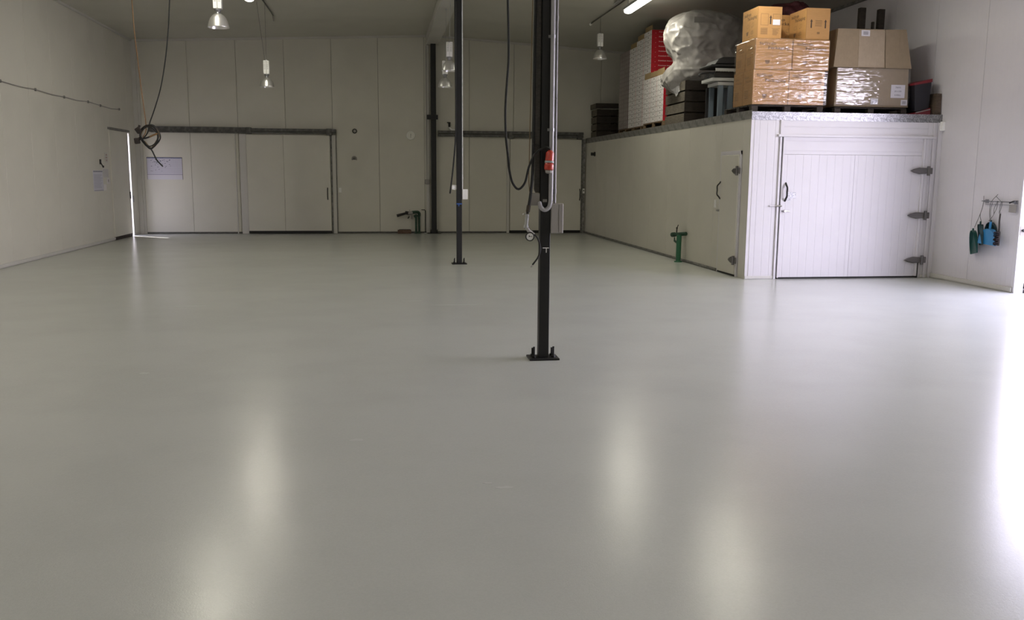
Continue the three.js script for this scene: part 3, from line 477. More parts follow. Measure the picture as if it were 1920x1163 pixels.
// ------------------------------------------------------------------ left wall fittings
{
  const t = thing('wall_cable', 'slack grey cable clipped high along the wall towards the ajar door', 'cable');
  const pts = [[-11, 3.10], [-13.5, 3.06], [-16.005, 3.043], [-16.9, 3.03], [-17.515, 3.044], [-18.3, 3.025], [-18.998, 3.035], [-19.8, 3.03], [-20.461, 3.056], [-21.3, 3.04], [-22.1, 3.03], [-22.781, 3.062]];
  part('cable', tube(pts.map(([z, y], i) => [XL + 0.014, y, z]), 0.010, 8, 110), plasticGrey, t);
  for (const [z, y] of [[-16.005, 3.043], [-17.515, 3.044], [-18.998, 3.035], [-20.461, 3.056], [-21.3, 3.04], [-22.75, 3.06]]) part('clip', rbox(0.03, 0.05, 0.03, 0.004, XL + 0.015, y, z), trimGrey, t);
  const sheet = (name, z0, z1, y0, y1, draw, label, cat) => {              // z0 nearer the camera
    const tex = canvas(256, 256, draw), m = part(numbered(name), new THREE.BoxGeometry(Math.abs(z1 - z0), y1 - y0, 0.004), [paper, paper, paper, paper, std({ map: tex, roughness: 0.8 }), paper], scene);
    m.rotation.y = Math.PI / 2; m.position.set(XL + 0.003, (y0 + y1) / 2, (z0 + z1) / 2); return tag(m, label, cat);
  };
  const lines = (c, n, col, x0, x1, y0, y1) => { c.fillStyle = col; for (let i = 0; i < n; i++) c.fillRect(x0, y0 + (y1 - y0) * i / n, (x1 - x0) * (0.75 + 0.25 * hash(i, 7)), 4); };
  sheet('notice_sheet', -20.51, -21.2, 1.157, 1.61, (c, w, h) => { c.fillStyle = '#cfcdd6'; c.fillRect(0, 0, w, h); c.fillStyle = '#8d8d98'; c.fillRect(8, 6, 240, 14); lines(c, 22, '#b4b3c0', 16, 240, 50, 225); c.fillStyle = '#8a8690'; c.fillRect(10, 244, 240, 7); }, 'large grey printed notice sheet on the wall beside the ajar door', 'notice');
  sheet('notice_sheet', -21.24, -21.62, 1.455, 1.645, (c, w, h) => { c.fillStyle = '#c4c1c0'; c.fillRect(0, 0, w, h); lines(c, 6, '#b2afae', 30, 220, 50, 210); }, 'pale upper notice card between the large sheet and the ajar door', 'notice');
  sheet('notice_sheet', -21.49, -21.7, 1.31, 1.445, (c, w, h) => { c.fillStyle = '#d8d4d2'; c.fillRect(0, 0, w, h); c.fillStyle = '#55514f'; c.fillRect(100, 70, 40, 110); }, 'small white card with a dark mark beside the ajar door', 'notice');
  sheet('notice_sheet', -21.22, -21.42, 1.165, 1.30, (c, w, h) => { c.fillStyle = '#e0dcda'; c.fillRect(0, 0, w, h); }, 'small blank white card at the bottom corner of the large notice sheet', 'notice');
  const n = thing('notice_strip', 'narrow strip of three pinkish switches above the notice cards', 'switch', [XL + 0.006, 1.9, -21.5]);
  part('backing', rbox(0.012, 0.22, 0.2, 0.002), trimWhite, n); for (const y of [0.06, 0, -0.06]) part('switch', rbox(0.014, 0.03, 0.08, 0.003, 0.008, y, 0), std({ color: lin(0.40, 0.29, 0.26), roughness: 0.6 }), n);
  const k = thing('wall_hook', 'black hook above the large grey notice sheet', 'hook', [XL + 0.01, 1.74, -21.06]);
  part('plate', rbox(0.02, 0.11, 0.08, 0.004, 0, 0.06, 0), sealDark, k); part('hook', tube([[0.01, 0.03, 0], [0.03, -0.02, -0.02], [0.035, -0.06, -0.06], [0.03, -0.05, -0.11], [0.02, -0.03, -0.13]], 0.012, 8), sealDark, k);
}
// ------------------------------------------------------------------ back wall fittings
{
  const z = ZB;
  const g = canvas(512, 340, (c, w, h) => {
    c.fillStyle = '#c9c6d0'; c.fillRect(0, 0, w, h); c.fillStyle = '#4b5580'; c.fillRect(0, 0, w, 16); c.fillStyle = '#c9c6d0'; for (let i = 0; i < 24; i++) c.fillRect(10 + i * 21, 5, 8 + 6 * hash(i, 3), 5);
    c.strokeStyle = 'rgba(120,118,140,0.55)'; c.lineWidth = 1.5; for (let i = 1; i < 22; i++) { c.beginPath(); c.moveTo(i * w / 22, 16); c.lineTo(i * w / 22, 262); c.stroke(); } for (let j = 1; j < 11; j++) { c.beginPath(); c.moveTo(0, 16 + j * 22.4); c.lineTo(w, 16 + j * 22.4); c.stroke(); }
    c.fillStyle = 'rgba(70,72,92,0.7)'; for (let i = 0; i < 46; i++) { const a = hash(i, 11), b = hash(i, 12); c.fillRect(20 + a * 330, 30 + b * b * 190, 6 + 16 * hash(i, 13), 7); }
    c.fillStyle = '#54526a'; c.fillRect(0, 262, w, 4); c.fillStyle = '#d0cdd3'; c.fillRect(0, 266, w, 74);
  });
  const b = thing('wall_planner', 'white year planner sheet with blue header on the far wall', 'planner', [-5.523, 1.675, z + 0.004]);
  part('sheet', new THREE.BoxGeometry(0.86, 0.56, 0.006), [paper, paper, paper, paper, std({ map: g, roughness: 0.55 }), paper], b);
  part('edge_strip', [rbox(0.87, 0.012, 0.01, 0.003, 0, 0.284, 0), rbox(0.008, 0.56, 0.01, 0.002, 0.434, 0, 0), rbox(0.008, 0.56, 0.01, 0.002, -0.434, 0, 0)], trimGrey, b);
  const c = thing('wall_clock', 'round white wall clock beside the far black column', 'clock', [0.775, 2.595, z]);
  part('case', flat(lathe([[0, 0], [0.112, 0], [0.115, 0.012], [0.113, 0.028], [0.106, 0.032], [0.102, 0.027]], 36).rotateX(Math.PI / 2)), plasticWhite, c);
  part('face', flat(new THREE.CylinderGeometry(0.104, 0.104, 0.004, 36).rotateX(Math.PI / 2).translate(0, 0, 0.026)), std({ color: lin(0.78, 0.77, 0.70), roughness: 0.5 }), c);
  part('hand', rbox(0.008, 0.05, 0.003, 0.001, 0.002, 0.018, 0.03), sealDark, c); part('hand', rbox(0.006, 0.07, 0.003, 0.001, 0.0, -0.03, 0.0315), sealDark, c);
  const r = thing('wall_port', 'round black rimmed port with a pale centre on the far wall', 'port', [-0.691, 2.686, z]);
  part('rim', flat(new THREE.TorusGeometry(0.05, 0.013, 10, 32).translate(0, 0, 0.01)), sealDark, r); part('centre', flat(new THREE.CylinderGeometry(0.042, 0.042, 0.012, 28).rotateX(Math.PI / 2).translate(0, 0, 0.006)), plasticGrey, r);
  const a = thing('cable_gland', 'small grey arch shaped cover below the black rimmed port', 'cover', [-0.715, 1.975, z]);
  part('arch', tube([[-0.055, -0.03, 0.012], [-0.05, 0.02, 0.014], [-0.02, 0.045, 0.016], [0.02, 0.045, 0.016], [0.05, 0.02, 0.014], [0.055, -0.03, 0.012]], 0.016, 8), plasticGrey, a); part('plate', rbox(0.09, 0.07, 0.006, 0.002, 0, 0.0, 0.003), trimGrey, a);
  const s = thing('light_switch', 'small white switch beside the frame of the dark track sliding door', 'switch', [-1.10, 1.145, z]);
  part('plate', rbox(0.075, 0.125, 0.014, 0.004, 0, 0, 0.007), plasticWhite, s); part('rocker', rbox(0.028, 0.04, 0.01, 0.003, 0, 0.01, 0.016), plasticWhite, s);
  const s2 = thing('light_switch', 'small pale switch at the corner between sliding door and cold room', 'switch', [5.49, 1.15, z + 0.06]);
  part('plate', rbox(0.06, 0.13, 0.016, 0.004, 0, 0, 0.008), plasticWhite, s2); part('rocker', rbox(0.024, 0.04, 0.01, 0.003, 0, 0.01, 0.018), sealDark, s2);
  const cd = thing('conduit', 'grey trunking down the far wall beside the black column with a box end', 'conduit', [1.225, 0, z]);
  part('trunking', rspan(-0.05, 0.05, 0.01, 4.93, 0, 0.04, 0.004), trimWhite, cd); part('box', rbox(0.13, 0.12, 0.06, 0.005, -0.02, 1.38, 0.05), plasticGrey, cd); part('cable', rod([-0.03, 1.44, 0.045], [-0.03, 4.9, 0.045], 0.008, 8), plasticGrey, cd);
  const el = thing('pipe_elbow', 'short black pipe with a white elbow above the far door track', 'pipe', [1.83, 2.84, z]);
  part('pipe', [rod([-0.03, -0.02, 0.06], [-0.03, 0.11, 0.06], 0.026, 12), rod([-0.09, 0.1, 0.06], [0.0, 0.1, 0.06], 0.012, 8), rod([-0.03, 0.03, 0], [-0.03, 0.03, 0.06], 0.02, 10)], sealDark, el);
  part('elbow', tube([[-0.03, -0.02, 0.06], [-0.01, -0.06, 0.06], [0.04, -0.09, 0.06], [0.11, -0.09, 0.06]], 0.026, 10, 24), plasticWhite, el);
  // green stand pipe by the far wall
  const p = thing('stand_pipe', 'dark green stand pipe with black nozzle by the far black column', 'pipe', [0.92, 0, z + 0.18]);
  part('post', [rod([-0.03, 0.0, 0], [-0.03, 0.46, 0], 0.03, 14), rod([0.055, 0, -0.06], [0.055, 0.5, -0.06], 0.03, 14), flat(new THREE.CylinderGeometry(0.085, 0.09, 0.02, 18).translate(0.01, 0.01, -0.03))], greenDull, p);
  part('elbow', [tube([[0.055, 0.47, -0.06], [0.055, 0.53, -0.055], [0.03, 0.565, -0.04], [-0.03, 0.572, 0], [-0.13, 0.565, 0]], 0.04, 12, 30), rod([-0.02, 0.44, 0], [-0.06, 0.5, 0], 0.05, 12)], greenDull, p);
  part('valve', [rod([-0.12, 0.55, 0], [-0.24, 0.535, 0], 0.05, 14), rod([-0.2, 0.56, 0], [-0.2, 0.64, 0], 0.008, 8), rod([-0.14, 0.49, 0], [-0.15, 0.39, 0], 0.014, 8)], plasticGrey, p);
  part('nozzle', [rod([-0.23, 0.545, 0], [-0.32, 0.555, 0], 0.045, 12), rod([-0.3, 0.54, 0], [-0.54, 0.475, 0], 0.03, 12, 0.038), rod([-0.21, 0.46, 0], [-0.25, 0.40, 0], 0.014, 8)], sealDark, p);
  const l = thing('bent_rod', 'thin upright rod with a bent top beside the dark green stand pipe', 'rod', [1.145, 0, z + 0.06]);
  part('rod', tube([[0, 0, 0], [0, 0.3, 0], [0, 0.6, 0], [-0.015, 0.625, 0], [-0.1, 0.632, 0]], 0.010, 8, 40), steelBlack, l); part('foot', flat(new THREE.CylinderGeometry(0.03, 0.03, 0.01, 12).translate(0, 0.005, 0)), plasticWhite, l);
  const br = thing('floor_block', 'reddish brick block lying at the foot of the far wall', 'block', [0.58, 0, z + 0.12]);
  part('block', rbox(0.36, 0.095, 0.16, 0.008, 0, 0.0485, 0), brickRed, br); part('cap', rbox(0.30, 0.012, 0.12, 0.003, 0.01, 0.101, 0), sealBrown, br);
}
// cold room side wall fittings
{
  const p = thing('stand_pipe', 'bright green stand pipe with a tap handle against the cold room side', 'pipe', [CX - 0.13, 0, -15.74], -Math.PI / 2);
  part('post', [rod([0, 0, 0], [0.01, 0.5, 0], 0.046, 18), flat(new THREE.CylinderGeometry(0.07, 0.075, 0.02, 20).translate(0, 0.01, 0))], greenPaint, p);
  part('cross_pipe', [rod([-0.24, 0.49, 0.03], [0.12, 0.53, -0.09], 0.035, 14), rod([-0.27, 0.487, 0.04], [-0.2, 0.495, 0.015], 0.044, 14)], greenDull, p);
  part('tap_handle', [rod([-0.14, 0.51, 0], [-0.13, 0.62, 0], 0.012, 8), rod([-0.13, 0.62, 0], [-0.06, 0.68, 0], 0.008, 8), flat(new THREE.SphereGeometry(0.018, 10, 8).translate(-0.13, 0.62, 0))], timberDark, p);
  part('bib_tap', [rod([-0.02, 0.35, 0.02], [-0.1, 0.39, 0.05], 0.02, 10), rod([-0.1, 0.39, 0.05], [-0.1, 0.45, 0.05], 0.012, 8)], greenDull, p);
  const v = thing('pipe_stub', 'small dark pipe stub high on the cold room side near the far door', 'pipe', [CX, 2.13, -23.0], -Math.PI / 2);
  part('flange', flat(new THREE.CylinderGeometry(0.06, 0.06, 0.02, 16).rotateX(Math.PI / 2).translate(0, 0, 0.01)), sealDark, v); part('stub', rod([0, 0, 0.02], [-0.02, 0.0, 0.11], 0.04, 14), sealDark, v);
  const s = thing('light_switch', 'white switch on the wall beside the narrow cold room door', 'switch', [CX, 1.122, -14.32], -Math.PI / 2);
  part('plate', rbox(0.085, 0.13, 0.012, 0.004, 0, 0, 0.006), plasticWhite, s); part('rocker', rbox(0.03, 0.045, 0.01, 0.003, 0, 0.005, 0.015), plasticWhite, s);
  const q = thing('sensor_box', 'small white box at the top corner of the cold room front', 'sensor', [XR, 2.37, CZ + 0.06], -Math.PI / 2);
  part('body', rbox(0.07, 0.14, 0.05, 0.008, 0, 0, 0.025, 2), plasticWhite, q); part('lens', rbox(0.05, 0.06, 0.02, 0.006, 0, -0.02, 0.05), plasticWhite, q);
}
// ------------------------------------------------------------------ tools on the right wall
{
  const R = -Math.PI / 2, at = (name, label, cat, z, y, off) => thing(name, label, cat, [XR - off, y, z], R);
  const bar = at('tool_rail', 'metal hanging rail on the wall holding the dustpans', 'rail', -11.475, 1.25, 0);
  part('bar', rod([-0.34, 0, 0.05], [0.33, 0, 0.05], 0.0075, 10), galv, bar); part('bar', rod([-0.3, -0.045, 0.02], [0.26, -0.04, 0.02], 0.003, 8), galv, bar);
  for (const x of [-0.29, 0.31]) part('bracket', [rbox(0.07, 0.05, 0.012, 0.004, x, 0, 0.006), rod([x, 0, 0], [x, 0, 0.06], 0.013, 10)], galv, bar);
  part('end_clip', rod([0.25, -0.01, 0.06], [0.33, 0.015, 0.055], 0.011, 8), sealDark, bar);
  function pan(t, w, h, depth, mat, hh, label) {                          // dustpan hanging by its handle, mouth down
    const rt = [[0.5, 1], [0.49, 0.75], [0.45, 0.5], [0.37, 0.28], [0.24, 0.1], [0.09, 0.01]].map(([a, b]) => [a * w, -b * h]), o = [[-w / 2, -h], ...rt, ...rt.slice(1).reverse().map(([a, b]) => [-a, b])];
    part('pan', plate(o, 0.008, 0.002), mat, t);
    const rim = []; for (let i = 1; i < o.length; i++) { const a = o[i], b = o[(i + 1) % o.length], k = (y) => depth * (0.25 + 0.75 * Math.min(1, (y + h) / h)); rim.push(hexa([[a[0], a[1], 0], [b[0], b[1], 0], [b[0] * 0.96, b[1] * 0.98 - 0.004, 0], [a[0] * 0.96, a[1] * 0.98 - 0.004, 0], [a[0], a[1], k(a[1])], [b[0], b[1], k(b[1])], [b[0] * 0.96, b[1] * 0.98 - 0.004, k(b[1])], [a[0] * 0.96, a[1] * 0.98 - 0.004, k(a[1])]])); }
    part('rim', rim, mat, t);
    part('handle', [rbox(0.036, hh, 0.022, 0.008, 0, hh / 2 - 0.02, depth * 0.5, 2)], mat, t);
  }
  const g = at('dustpan', 'green dustpan turned sideways at the end of the row under the rail', 'dustpan', -11.88, 0.82, 0.07); g.rotation.y = R - 0.35; g.rotation.z = 0.16;
  pan(g, 0.30, 0.34, 0.06, greenPlastic, 0.05);
  const k = at('dustpan', 'dark teal dustpan hanging between the green and the blue ones', 'dustpan', -11.7, 0.92, 0.085); k.rotation.y = R - 0.5; k.rotation.z = 0.08; pan(k, 0.25, 0.30, 0.07, tealDark, 0.06);
  const m = at('dustpan', 'dark green dustpan hanging behind the blue one', 'dustpan', -11.6, 0.955, 0.015); pan(m, 0.27, 0.28, 0.05, tealDark, 0.05);
  const b = at('dustpan', 'bright blue dustpan hanging in front under the rail', 'dustpan', -11.52, 0.865, 0.14); b.rotation.z = -0.04; pan(b, 0.38, 0.225, 0.07, bluePlastic, 0.12);
  for (const q of b.children) q.rotation.y = Math.PI; 
  const br = at('hand_brush', 'brown hand brush hanging at the end beside the blue dustpan', 'brush', -11.325, 0.86, 0.11);
  part('handle', [tube([[0, 0.22, 0], [0, 0.12, 0.004], [0.003, 0.02, 0], [0, -0.03, 0]], 0.011, 8, 20), rbox(0.05, 0.2, 0.03, 0.01, 0, -0.12, 0, 2)], timberDark, br);
  { const bs = []; for (let i = 0; i < 7; i++) for (let j = 0; j < 3; j++) bs.push(rod([-0.018 + 0.018 * j, -0.03 - 0.028 * i, 0.014], [-0.03 + 0.03 * j + jit(0.006), -0.035 - 0.029 * i + jit(0.01), 0.055], 0.012, 6, 0.007)); part('bristles', bs, bristleBrown, br).userData.kind = 'stuff'; }
  part('ring', flat(new THREE.TorusGeometry(0.012, 0.0025, 6, 16).translate(0, 0.232, 0)), galv, br);
  const tg = at('tag_plate', 'grey square tag plate hanging at the end of the rail', 'tag', -11.19, 1.165, 0.03); part('plate', plate([[-0.075, -0.055], [0.07, -0.06], [0.075, 0.05], [-0.07, 0.05]], 0.004, 0.001), plasticGrey, tg); part('loop', rod([0.04, 0.045, 0.002], [0.055, 0.1, 0.02], 0.003, 6), galv, tg);
  const str = (label, pts) => single('hanging_string', M(pts.map((p) => tube(p.map(([z, y, o]) => [XR - o, y, z]), 0.0035, 6, 20))), railGrey, label, 'string');
  str('looped string holding the sideways green dustpan', [[[-11.765, 1.255, 0.058], [-11.77, 1.15, 0.07], [-11.79, 1.06, 0.08], [-11.875, 0.865, 0.09]], [[-11.765, 1.255, 0.058], [-11.76, 1.15, 0.075], [-11.78, 1.05, 0.085], [-11.73, 0.95, 0.095]], [[-11.825, 1.32, 0.02], [-11.765, 1.25, 0.06]]]);
  str('crossed strings over the rail holding the dark green dustpan', [[[-11.53, 1.35, 0.02], [-11.60, 1.24, 0.06], [-11.62, 1.1, 0.06], [-11.61, 0.99, 0.05]], [[-11.57, 1.24, 0.06], [-11.6, 1.12, 0.06], [-11.59, 0.99, 0.05]], [[-11.56, 1.32, 0.02], [-11.39, 1.24, 0.05]]]);
  str('looped string holding the bright blue dustpan', [[[-11.47, 1.256, 0.06], [-11.5, 1.15, 0.08], [-11.475, 1.07, 0.1], [-11.51, 0.975, 0.14]], [[-11.46, 1.256, 0.06], [-11.455, 1.15, 0.08], [-11.475, 1.07, 0.1]]]);
  str('looped string holding the brown hand brush', [[[-11.39, 1.256, 0.06], [-11.385, 1.17, 0.08], [-11.35, 1.09, 0.11]], [[-11.37, 1.256, 0.06], [-11.345, 1.17, 0.09], [-11.35, 1.09, 0.11]]]);
  const lp = thing('latch_plate', 'grey latch fixed on the pale jamb of the bright opening', 'latch', [XR + 0.04, 0.865, DO0 + 0.03]);
  part('plate', rbox(0.075, 0.13, 0.006, 0.002, 0.0, 0, 0.003), plasticGrey, lp); part('bolt', [rod([-0.02, 0.005, 0.02], [0.06, 0.005, 0.02], 0.013, 10), rbox(0.03, 0.035, 0.03, 0.005, 0.01, 0.005, 0.015)], sealDark, lp);
}
// ------------------------------------------------------------------ things on the cold room roof
const ROOF = CY;
function pallet(name, label, x0, x1, z0, z1, mat, h = 0.13) {            // boards run along x; z0 is the far end
  const t = thing(name, label, 'pallet', [x0, ROOF, z1]); const w = x1 - x0, d = z1 - z0, n = Math.max(5, Math.round(d / 0.16));
  for (const zz of [-0.04, -d / 2, -d + 0.04]) for (const xx of [0.05, w / 2, w - 0.05]) part('block', rbox(0.1, h - 0.045, 0.09, 0.004, xx, h / 2 - 0.002, zz - (zz === -0.04 ? 0.005 : -0.005)), mat, t);
  for (let i = 0; i < n; i++) part('deck_board', rbox(w, 0.02, d / n * 0.82, 0.003, w / 2, h - 0.011, -d * (i + 0.5) / n), mat, t);
  for (const xx of [0.05, w / 2, w - 0.05]) part('base_board', rbox(0.1, 0.02, d, 0.003, xx, 0.0105, -d / 2), mat, t);
  return t;
}
const ORD = ['first', 'second', 'third', 'fourth', 'fifth', 'sixth', 'seventh', 'eighth', 'ninth', 'tenth', 'eleventh', 'twelfth', 'thirteenth', 'fourteenth', 'fifteenth', 'sixteenth', 'seventeenth', 'eighteenth', 'nineteenth', 'twentieth'];
{ // stacks of flat fruit cartons
  const white = canvas(256, 64, (c, w, h) => { c.fillStyle = '#e6e2df'; c.fillRect(0, 0, w, h); c.fillStyle = '#3b3434'; c.beginPath(); c.arc(w * 0.55, h * 0.35, 10, 0, 7); c.fill(); c.fillRect(w * 0.2, h * 0.62, 9, 14); c.fillRect(w * 0.8, h * 0.6, 9, 14); c.fillStyle = '#b9b2ae'; c.fillRect(w * 0.1, h * 0.28, 30, 4); c.fillRect(w * 0.75, h * 0.2, 34, 4); c.fillStyle = '#8f8784'; c.fillRect(0, h - 4, w, 4); });
  const red = canvas(512, 96, (c, w, h) => { c.fillStyle = '#c41d2c'; c.fillRect(0, 0, w, h); c.fillStyle = '#f4dcd8'; c.font = 'bold 34px sans-serif'; c.fillText('Premium New Zealand', 130, 50); c.fillRect(64, 60, 18, 5); c.fillStyle = '#a81622'; c.fillRect(0, h - 3, w, 3); });
  const wrapped = canvas(128, 64, (c, w, h) => { c.fillStyle = '#7d686a'; c.fillRect(0, 0, w, h); c.fillStyle = '#8b7a7a'; c.fillRect(10, 10, 48, 36); c.fillRect(70, 14, 44, 34); c.fillStyle = '#5f4a4d'; c.fillRect(0, h - 6, w, 6); c.fillRect(60, 0, 5, h); });
  const mW = std({ map: white, roughness: 0.55 }), mR = std({ map: red, roughness: 0.5 }), mK = kraft, mP = std({ map: wrapped, roughness: 0.4 }), mRed = std({ color: lin(0.5, 0.012, 0.026), roughness: 0.5 });
  const proto = {};
  function carton(kind, d, w, h, mats, x, y, z, label, group) {
    const key = kind + d; let m;
    if (!proto[key]) { m = proto[key] = part('x', new THREE.BoxGeometry(w, h - 0.0015, d - 0.002), mats, null); } else m = proto[key].clone();
    m.name = numbered('fruit_carton'); m.position.set(x + w / 2, y + h / 2, z - d / 2); m.rotation.y = 0; scene.add(m); m.userData = {}; m.castShadow = true;
    m.position.x += jit(0.001); return tag(m, label, 'carton', group);
  }
  const w = 0.62, x0 = 5.79, y0 = ROOF + 0.14;
  pallet('pallet', 'wooden pallet under the tall white and red carton stack', x0, x0 + 0.7, -20.35, -19.07, timber, 0.14);
  pallet('pallet', 'wooden pallet under the greyish film wrapped carton columns', x0, x0 + 0.7, -21.63, -20.38, timber, 0.14);
  pallet('pallet', 'wooden pallet under the low stack of white cartons', 5.60, 5.785, -18.9, -17.5, timber, 0.14);
  const cols = [[-19.06, 0.565, 20, 'next to the red printed face'], [-19.632, 0.565, 19, 'second from the red printed face'], [-20.204, 0.565, 18, 'third from the red printed face']];
  for (const [z, d, n, where] of cols) {
    for (let k = 0; k < n; k++) carton('white', d, w, 0.1, [mRed, mW, mK, mK, mR, mR], x0, y0 + 0.1 * k, z, `white ended red carton, ${ORD[k]} from the bottom, tall column ${where}`, 'cartons of the tall column ' + where);
    const f = thing('carton_flap', `tan folded card standing on the tall white carton column ${where}`, 'cardboard', [x0 + 0.02, y0 + 0.1 * n, z - d / 2]);
    part('card', [rbox(0.012, 0.10 + (n === 20 ? 0.01 : 0.02), d - 0.06, 0.002, 0, 0.055, 0), rbox(0.3, 0.012, d - 0.08, 0.002, 0.15, 0.006, 0)], kraft, f);
  }
  for (const [z, where] of [[-20.775, 'nearer'], [-21.2, 'farther']]) for (let k = 0; k < 18; k++) carton('wrapped', 0.42, w, 0.1, [mRed, mP, mK, mK, mP, mP], x0, y0 + 0.1 * k, z, `dull pinkish carton, ${ORD[k]} from the bottom, ${where} film wrapped column`, 'cartons of the ' + where + ' film wrapped column');
  const fw = part(numbered('stretch_film'), rbox(w + 0.03, 1.82, 0.87, 0.02, x0 + w / 2, y0 + 0.91, -21.2 + 0.0, 2), film, scene); tag(fw, 'clear stretch film round the dull pinkish carton columns', 'plastic film');
  const low = [[-17.56, 9, 'at the bin end'], [-18.02, 9, 'in the middle'], [-18.48, 9, 'at the far end']];
  for (const [z, n, where] of low) {
    for (let k = 0; k < n; k++) carton('low', 0.455, 0.165, 0.102, [mRed, mW, mK, mK, mRed, mRed], 5.61, y0 + 0.102 * k, z, `white carton end, ${ORD[k]} from the bottom, low stack column ${where}`, 'cartons of the low stack column ' + where);
    const f = thing('carton_flap', `tan folded card standing on the low white carton column ${where}`, 'cardboard', [5.625, y0 + 0.102 * n, z - 0.2275]);
    part('card', [rbox(0.01, 0.13 - (where === 'in the middle' ? 0.03 : 0), 0.43, 0.002, 0, 0.064, 0), rbox(0.13, 0.012, 0.42, 0.002, 0.07, 0.006, 0)], kraft, f);
  }
}
function slatBin(label, x0, x1, z0, z1, h, n, mSide, mFront, lbl) {      // wooden bin: slats on every face, posts at the corners
  const t = thing('wooden_bin', label, 'bin', [x0, ROOF, z1]); const w = x1 - x0, d = z1 - z0, s = h / n;
  for (let k = 0; k < n; k++) {
    const y = 0.02 + s * (k + 0.5), hh = s - 0.028;
    part('slat', rbox(0.022, hh, d - 0.01, 0.003, 0.011, y, -d / 2), mSide, t); part('slat', rbox(w, hh, 0.022, 0.003, w / 2, y, -0.008), mFront, t);
    part('slat', rbox(0.022, hh, d - 0.01, 0.003, w - 0.011, y, -d / 2), mSide, t); part('slat', rbox(w, hh, 0.022, 0.003, w / 2, y, -d + 0.008), mSide, t);
  }
  for (const xx of [0.06, w - 0.06]) for (const zz of [-0.06, -d + 0.06]) part('corner_post', rbox(0.07, h, 0.07, 0.004, xx, h / 2 + 0.015, zz), mFront, t);
  part('base', rbox(w, 0.02, d, 0.003, w / 2, 0.01, -d / 2), mFront, t);
  return t;
}
slatBin('grey slatted wooden bin under the big film wrapped bale', 5.64, 6.85, -17.5, -16.35, 0.8, 4, timberGrey, timberDark);
slatBin('dark slatted wooden bin in the far corner beside the carton stack', 5.66, 6.3, -24.0, -23.36, 0.76, 4, timberGrey, timberDark);
{ // boards and a tarp on the far bin
  const t = thing('loose_board', 'loose brown board lying over the bin in the far corner', 'board', [5.62, ROOF + 0.785, -23.3]);
  part('board', rbox(0.62, 0.13, 0.05, 0.006, 0.31, 0.07, -0.03), timberDark, t); part('board', rbox(0.05, 0.13, 0.66, 0.006, 0.03, 0.07, -0.36), timberGrey, t);
}
function blob(sdf, c, r, n = 56) {
  const mc = new MarchingCubes(n, new THREE.MeshStandardMaterial(), false, false, 200000); mc.isolation = 0;
  for (let k = 0; k < n; k++) for (let j = 0; j < n; j++) for (let i = 0; i < n; i++) {
    const p = [i, j, k].map((q, a) => c[a] + r * (q - n / 2) / (n / 2)); mc.field[k * n * n + j * n + i] = -sdf(...p);
  }
  mc.update();
  const N = mc.count, g = new THREE.BufferGeometry(), pos = new Float32Array(N * 3), nor = new Float32Array(N * 3);
  for (let i = 0; i < N * 3; i++) { pos[i] = mc.positionArray[i] * r + c[i % 3]; nor[i] = mc.normalArray[i]; }
  g.setAttribute('position', new THREE.BufferAttribute(pos, 3)); g.setAttribute('normal', new THREE.BufferAttribute(nor, 3)); return boxUV(g);
}
const ell = (x, y, z, c, r, p = 2) => { const k = Math.pow(Math.pow(Math.abs((x - c[0]) / r[0]), p) + Math.pow(Math.abs((y - c[1]) / r[1]), p) + Math.pow(Math.abs((z - c[2]) / r[2]), p), 1 / p); return (k - 1) * Math.min(...r); };
const smin = (a, b, k) => { const h = Math.max(0, Math.min(1, 0.5 + 0.5 * (b - a) / k)); return b + (a - b) * h - k * h * (1 - h); };
const n3 = (x, y, z, f) => vnoise(x * f + 31.7 + z * f * 0.71, y * f + 17.3 - z * f * 0.53, 997) - 0.5;
{
  const bale = thing('wrapped_bale', 'big lumpy bale in clear plastic film on the grey slatted bin', 'bale', [0, 0, 0]);
  const sdf = (x, y, z) => {
    let d = ell(x, y, z, [6.2, 4.22, -16.9], [0.72, 0.46, 0.52], 2.8);
    d = smin(d, ell(x, y, z, [6.22, 3.7, -16.9], [0.60, 0.40, 0.5], 2.6), 0.12);
    d = smin(d, ell(x, y, z, [5.74, 3.47, -17.0], [0.30, 0.27, 0.42], 2.2), 0.07);
    const f = 1 - Math.abs(2 * n3(x + 0.5 * y, y, z, 4.2)), h = 1 - Math.abs(2 * n3(y - 0.7 * x, z, x, 8.5));
    return d + 0.075 * n3(x, y, z, 2.7) - 0.022 * f * f - 0.014 * h * h + 0.014 * n3(z, x, y, 13);
  };
  part('film_wrap', blob(sdf, [6.2, 3.95, -16.9], 0.95, 104), baleFilm, bale);
  const g = new THREE.PlaneGeometry(0.34, 0.3, 18, 14), p = g.attributes.position;
  for (let i = 0; i < p.count; i++) p.setZ(i, 0.05 * n3(p.getX(i), p.getY(i), 0, 9) + 0.03 * n3(p.getX(i), p.getY(i), 2, 24) + 0.10 * Math.abs(p.getX(i)));
  g.computeVertexNormals(); const f = part('loose_film', boxUV(flat(g)), glossFilm, bale, 'shiny crumpled film end'); f.position.set(5.60, 3.30, -16.75); f.rotation.set(0.2, -1.2, -0.6);
  const l = part('label', plate([[-0.1, -0.06], [0.1, -0.05], [0.1, 0.05], [-0.09, 0.06]], 0.004, 0.001), std({ color: lin(0.16, 0.15, 0.14), roughness: 0.5 }), bale, 'dull printed label'); 
  let lz = -15.9; while (lz > -17 && sdf(5.88, 4.45, lz) > 0) lz -= 0.004;
  const nr = V(sdf(5.92, 4.45, lz) - sdf(5.84, 4.45, lz), sdf(5.88, 4.49, lz) - sdf(5.88, 4.41, lz), sdf(5.88, 4.45, lz + 0.04) - sdf(5.88, 4.45, lz - 0.04)).normalize();
  l.position.set(5.88, 4.45, lz).addScaledVector(nr, 0.012); l.quaternion.setFromUnitVectors(V(0, 0, 1), nr);
}
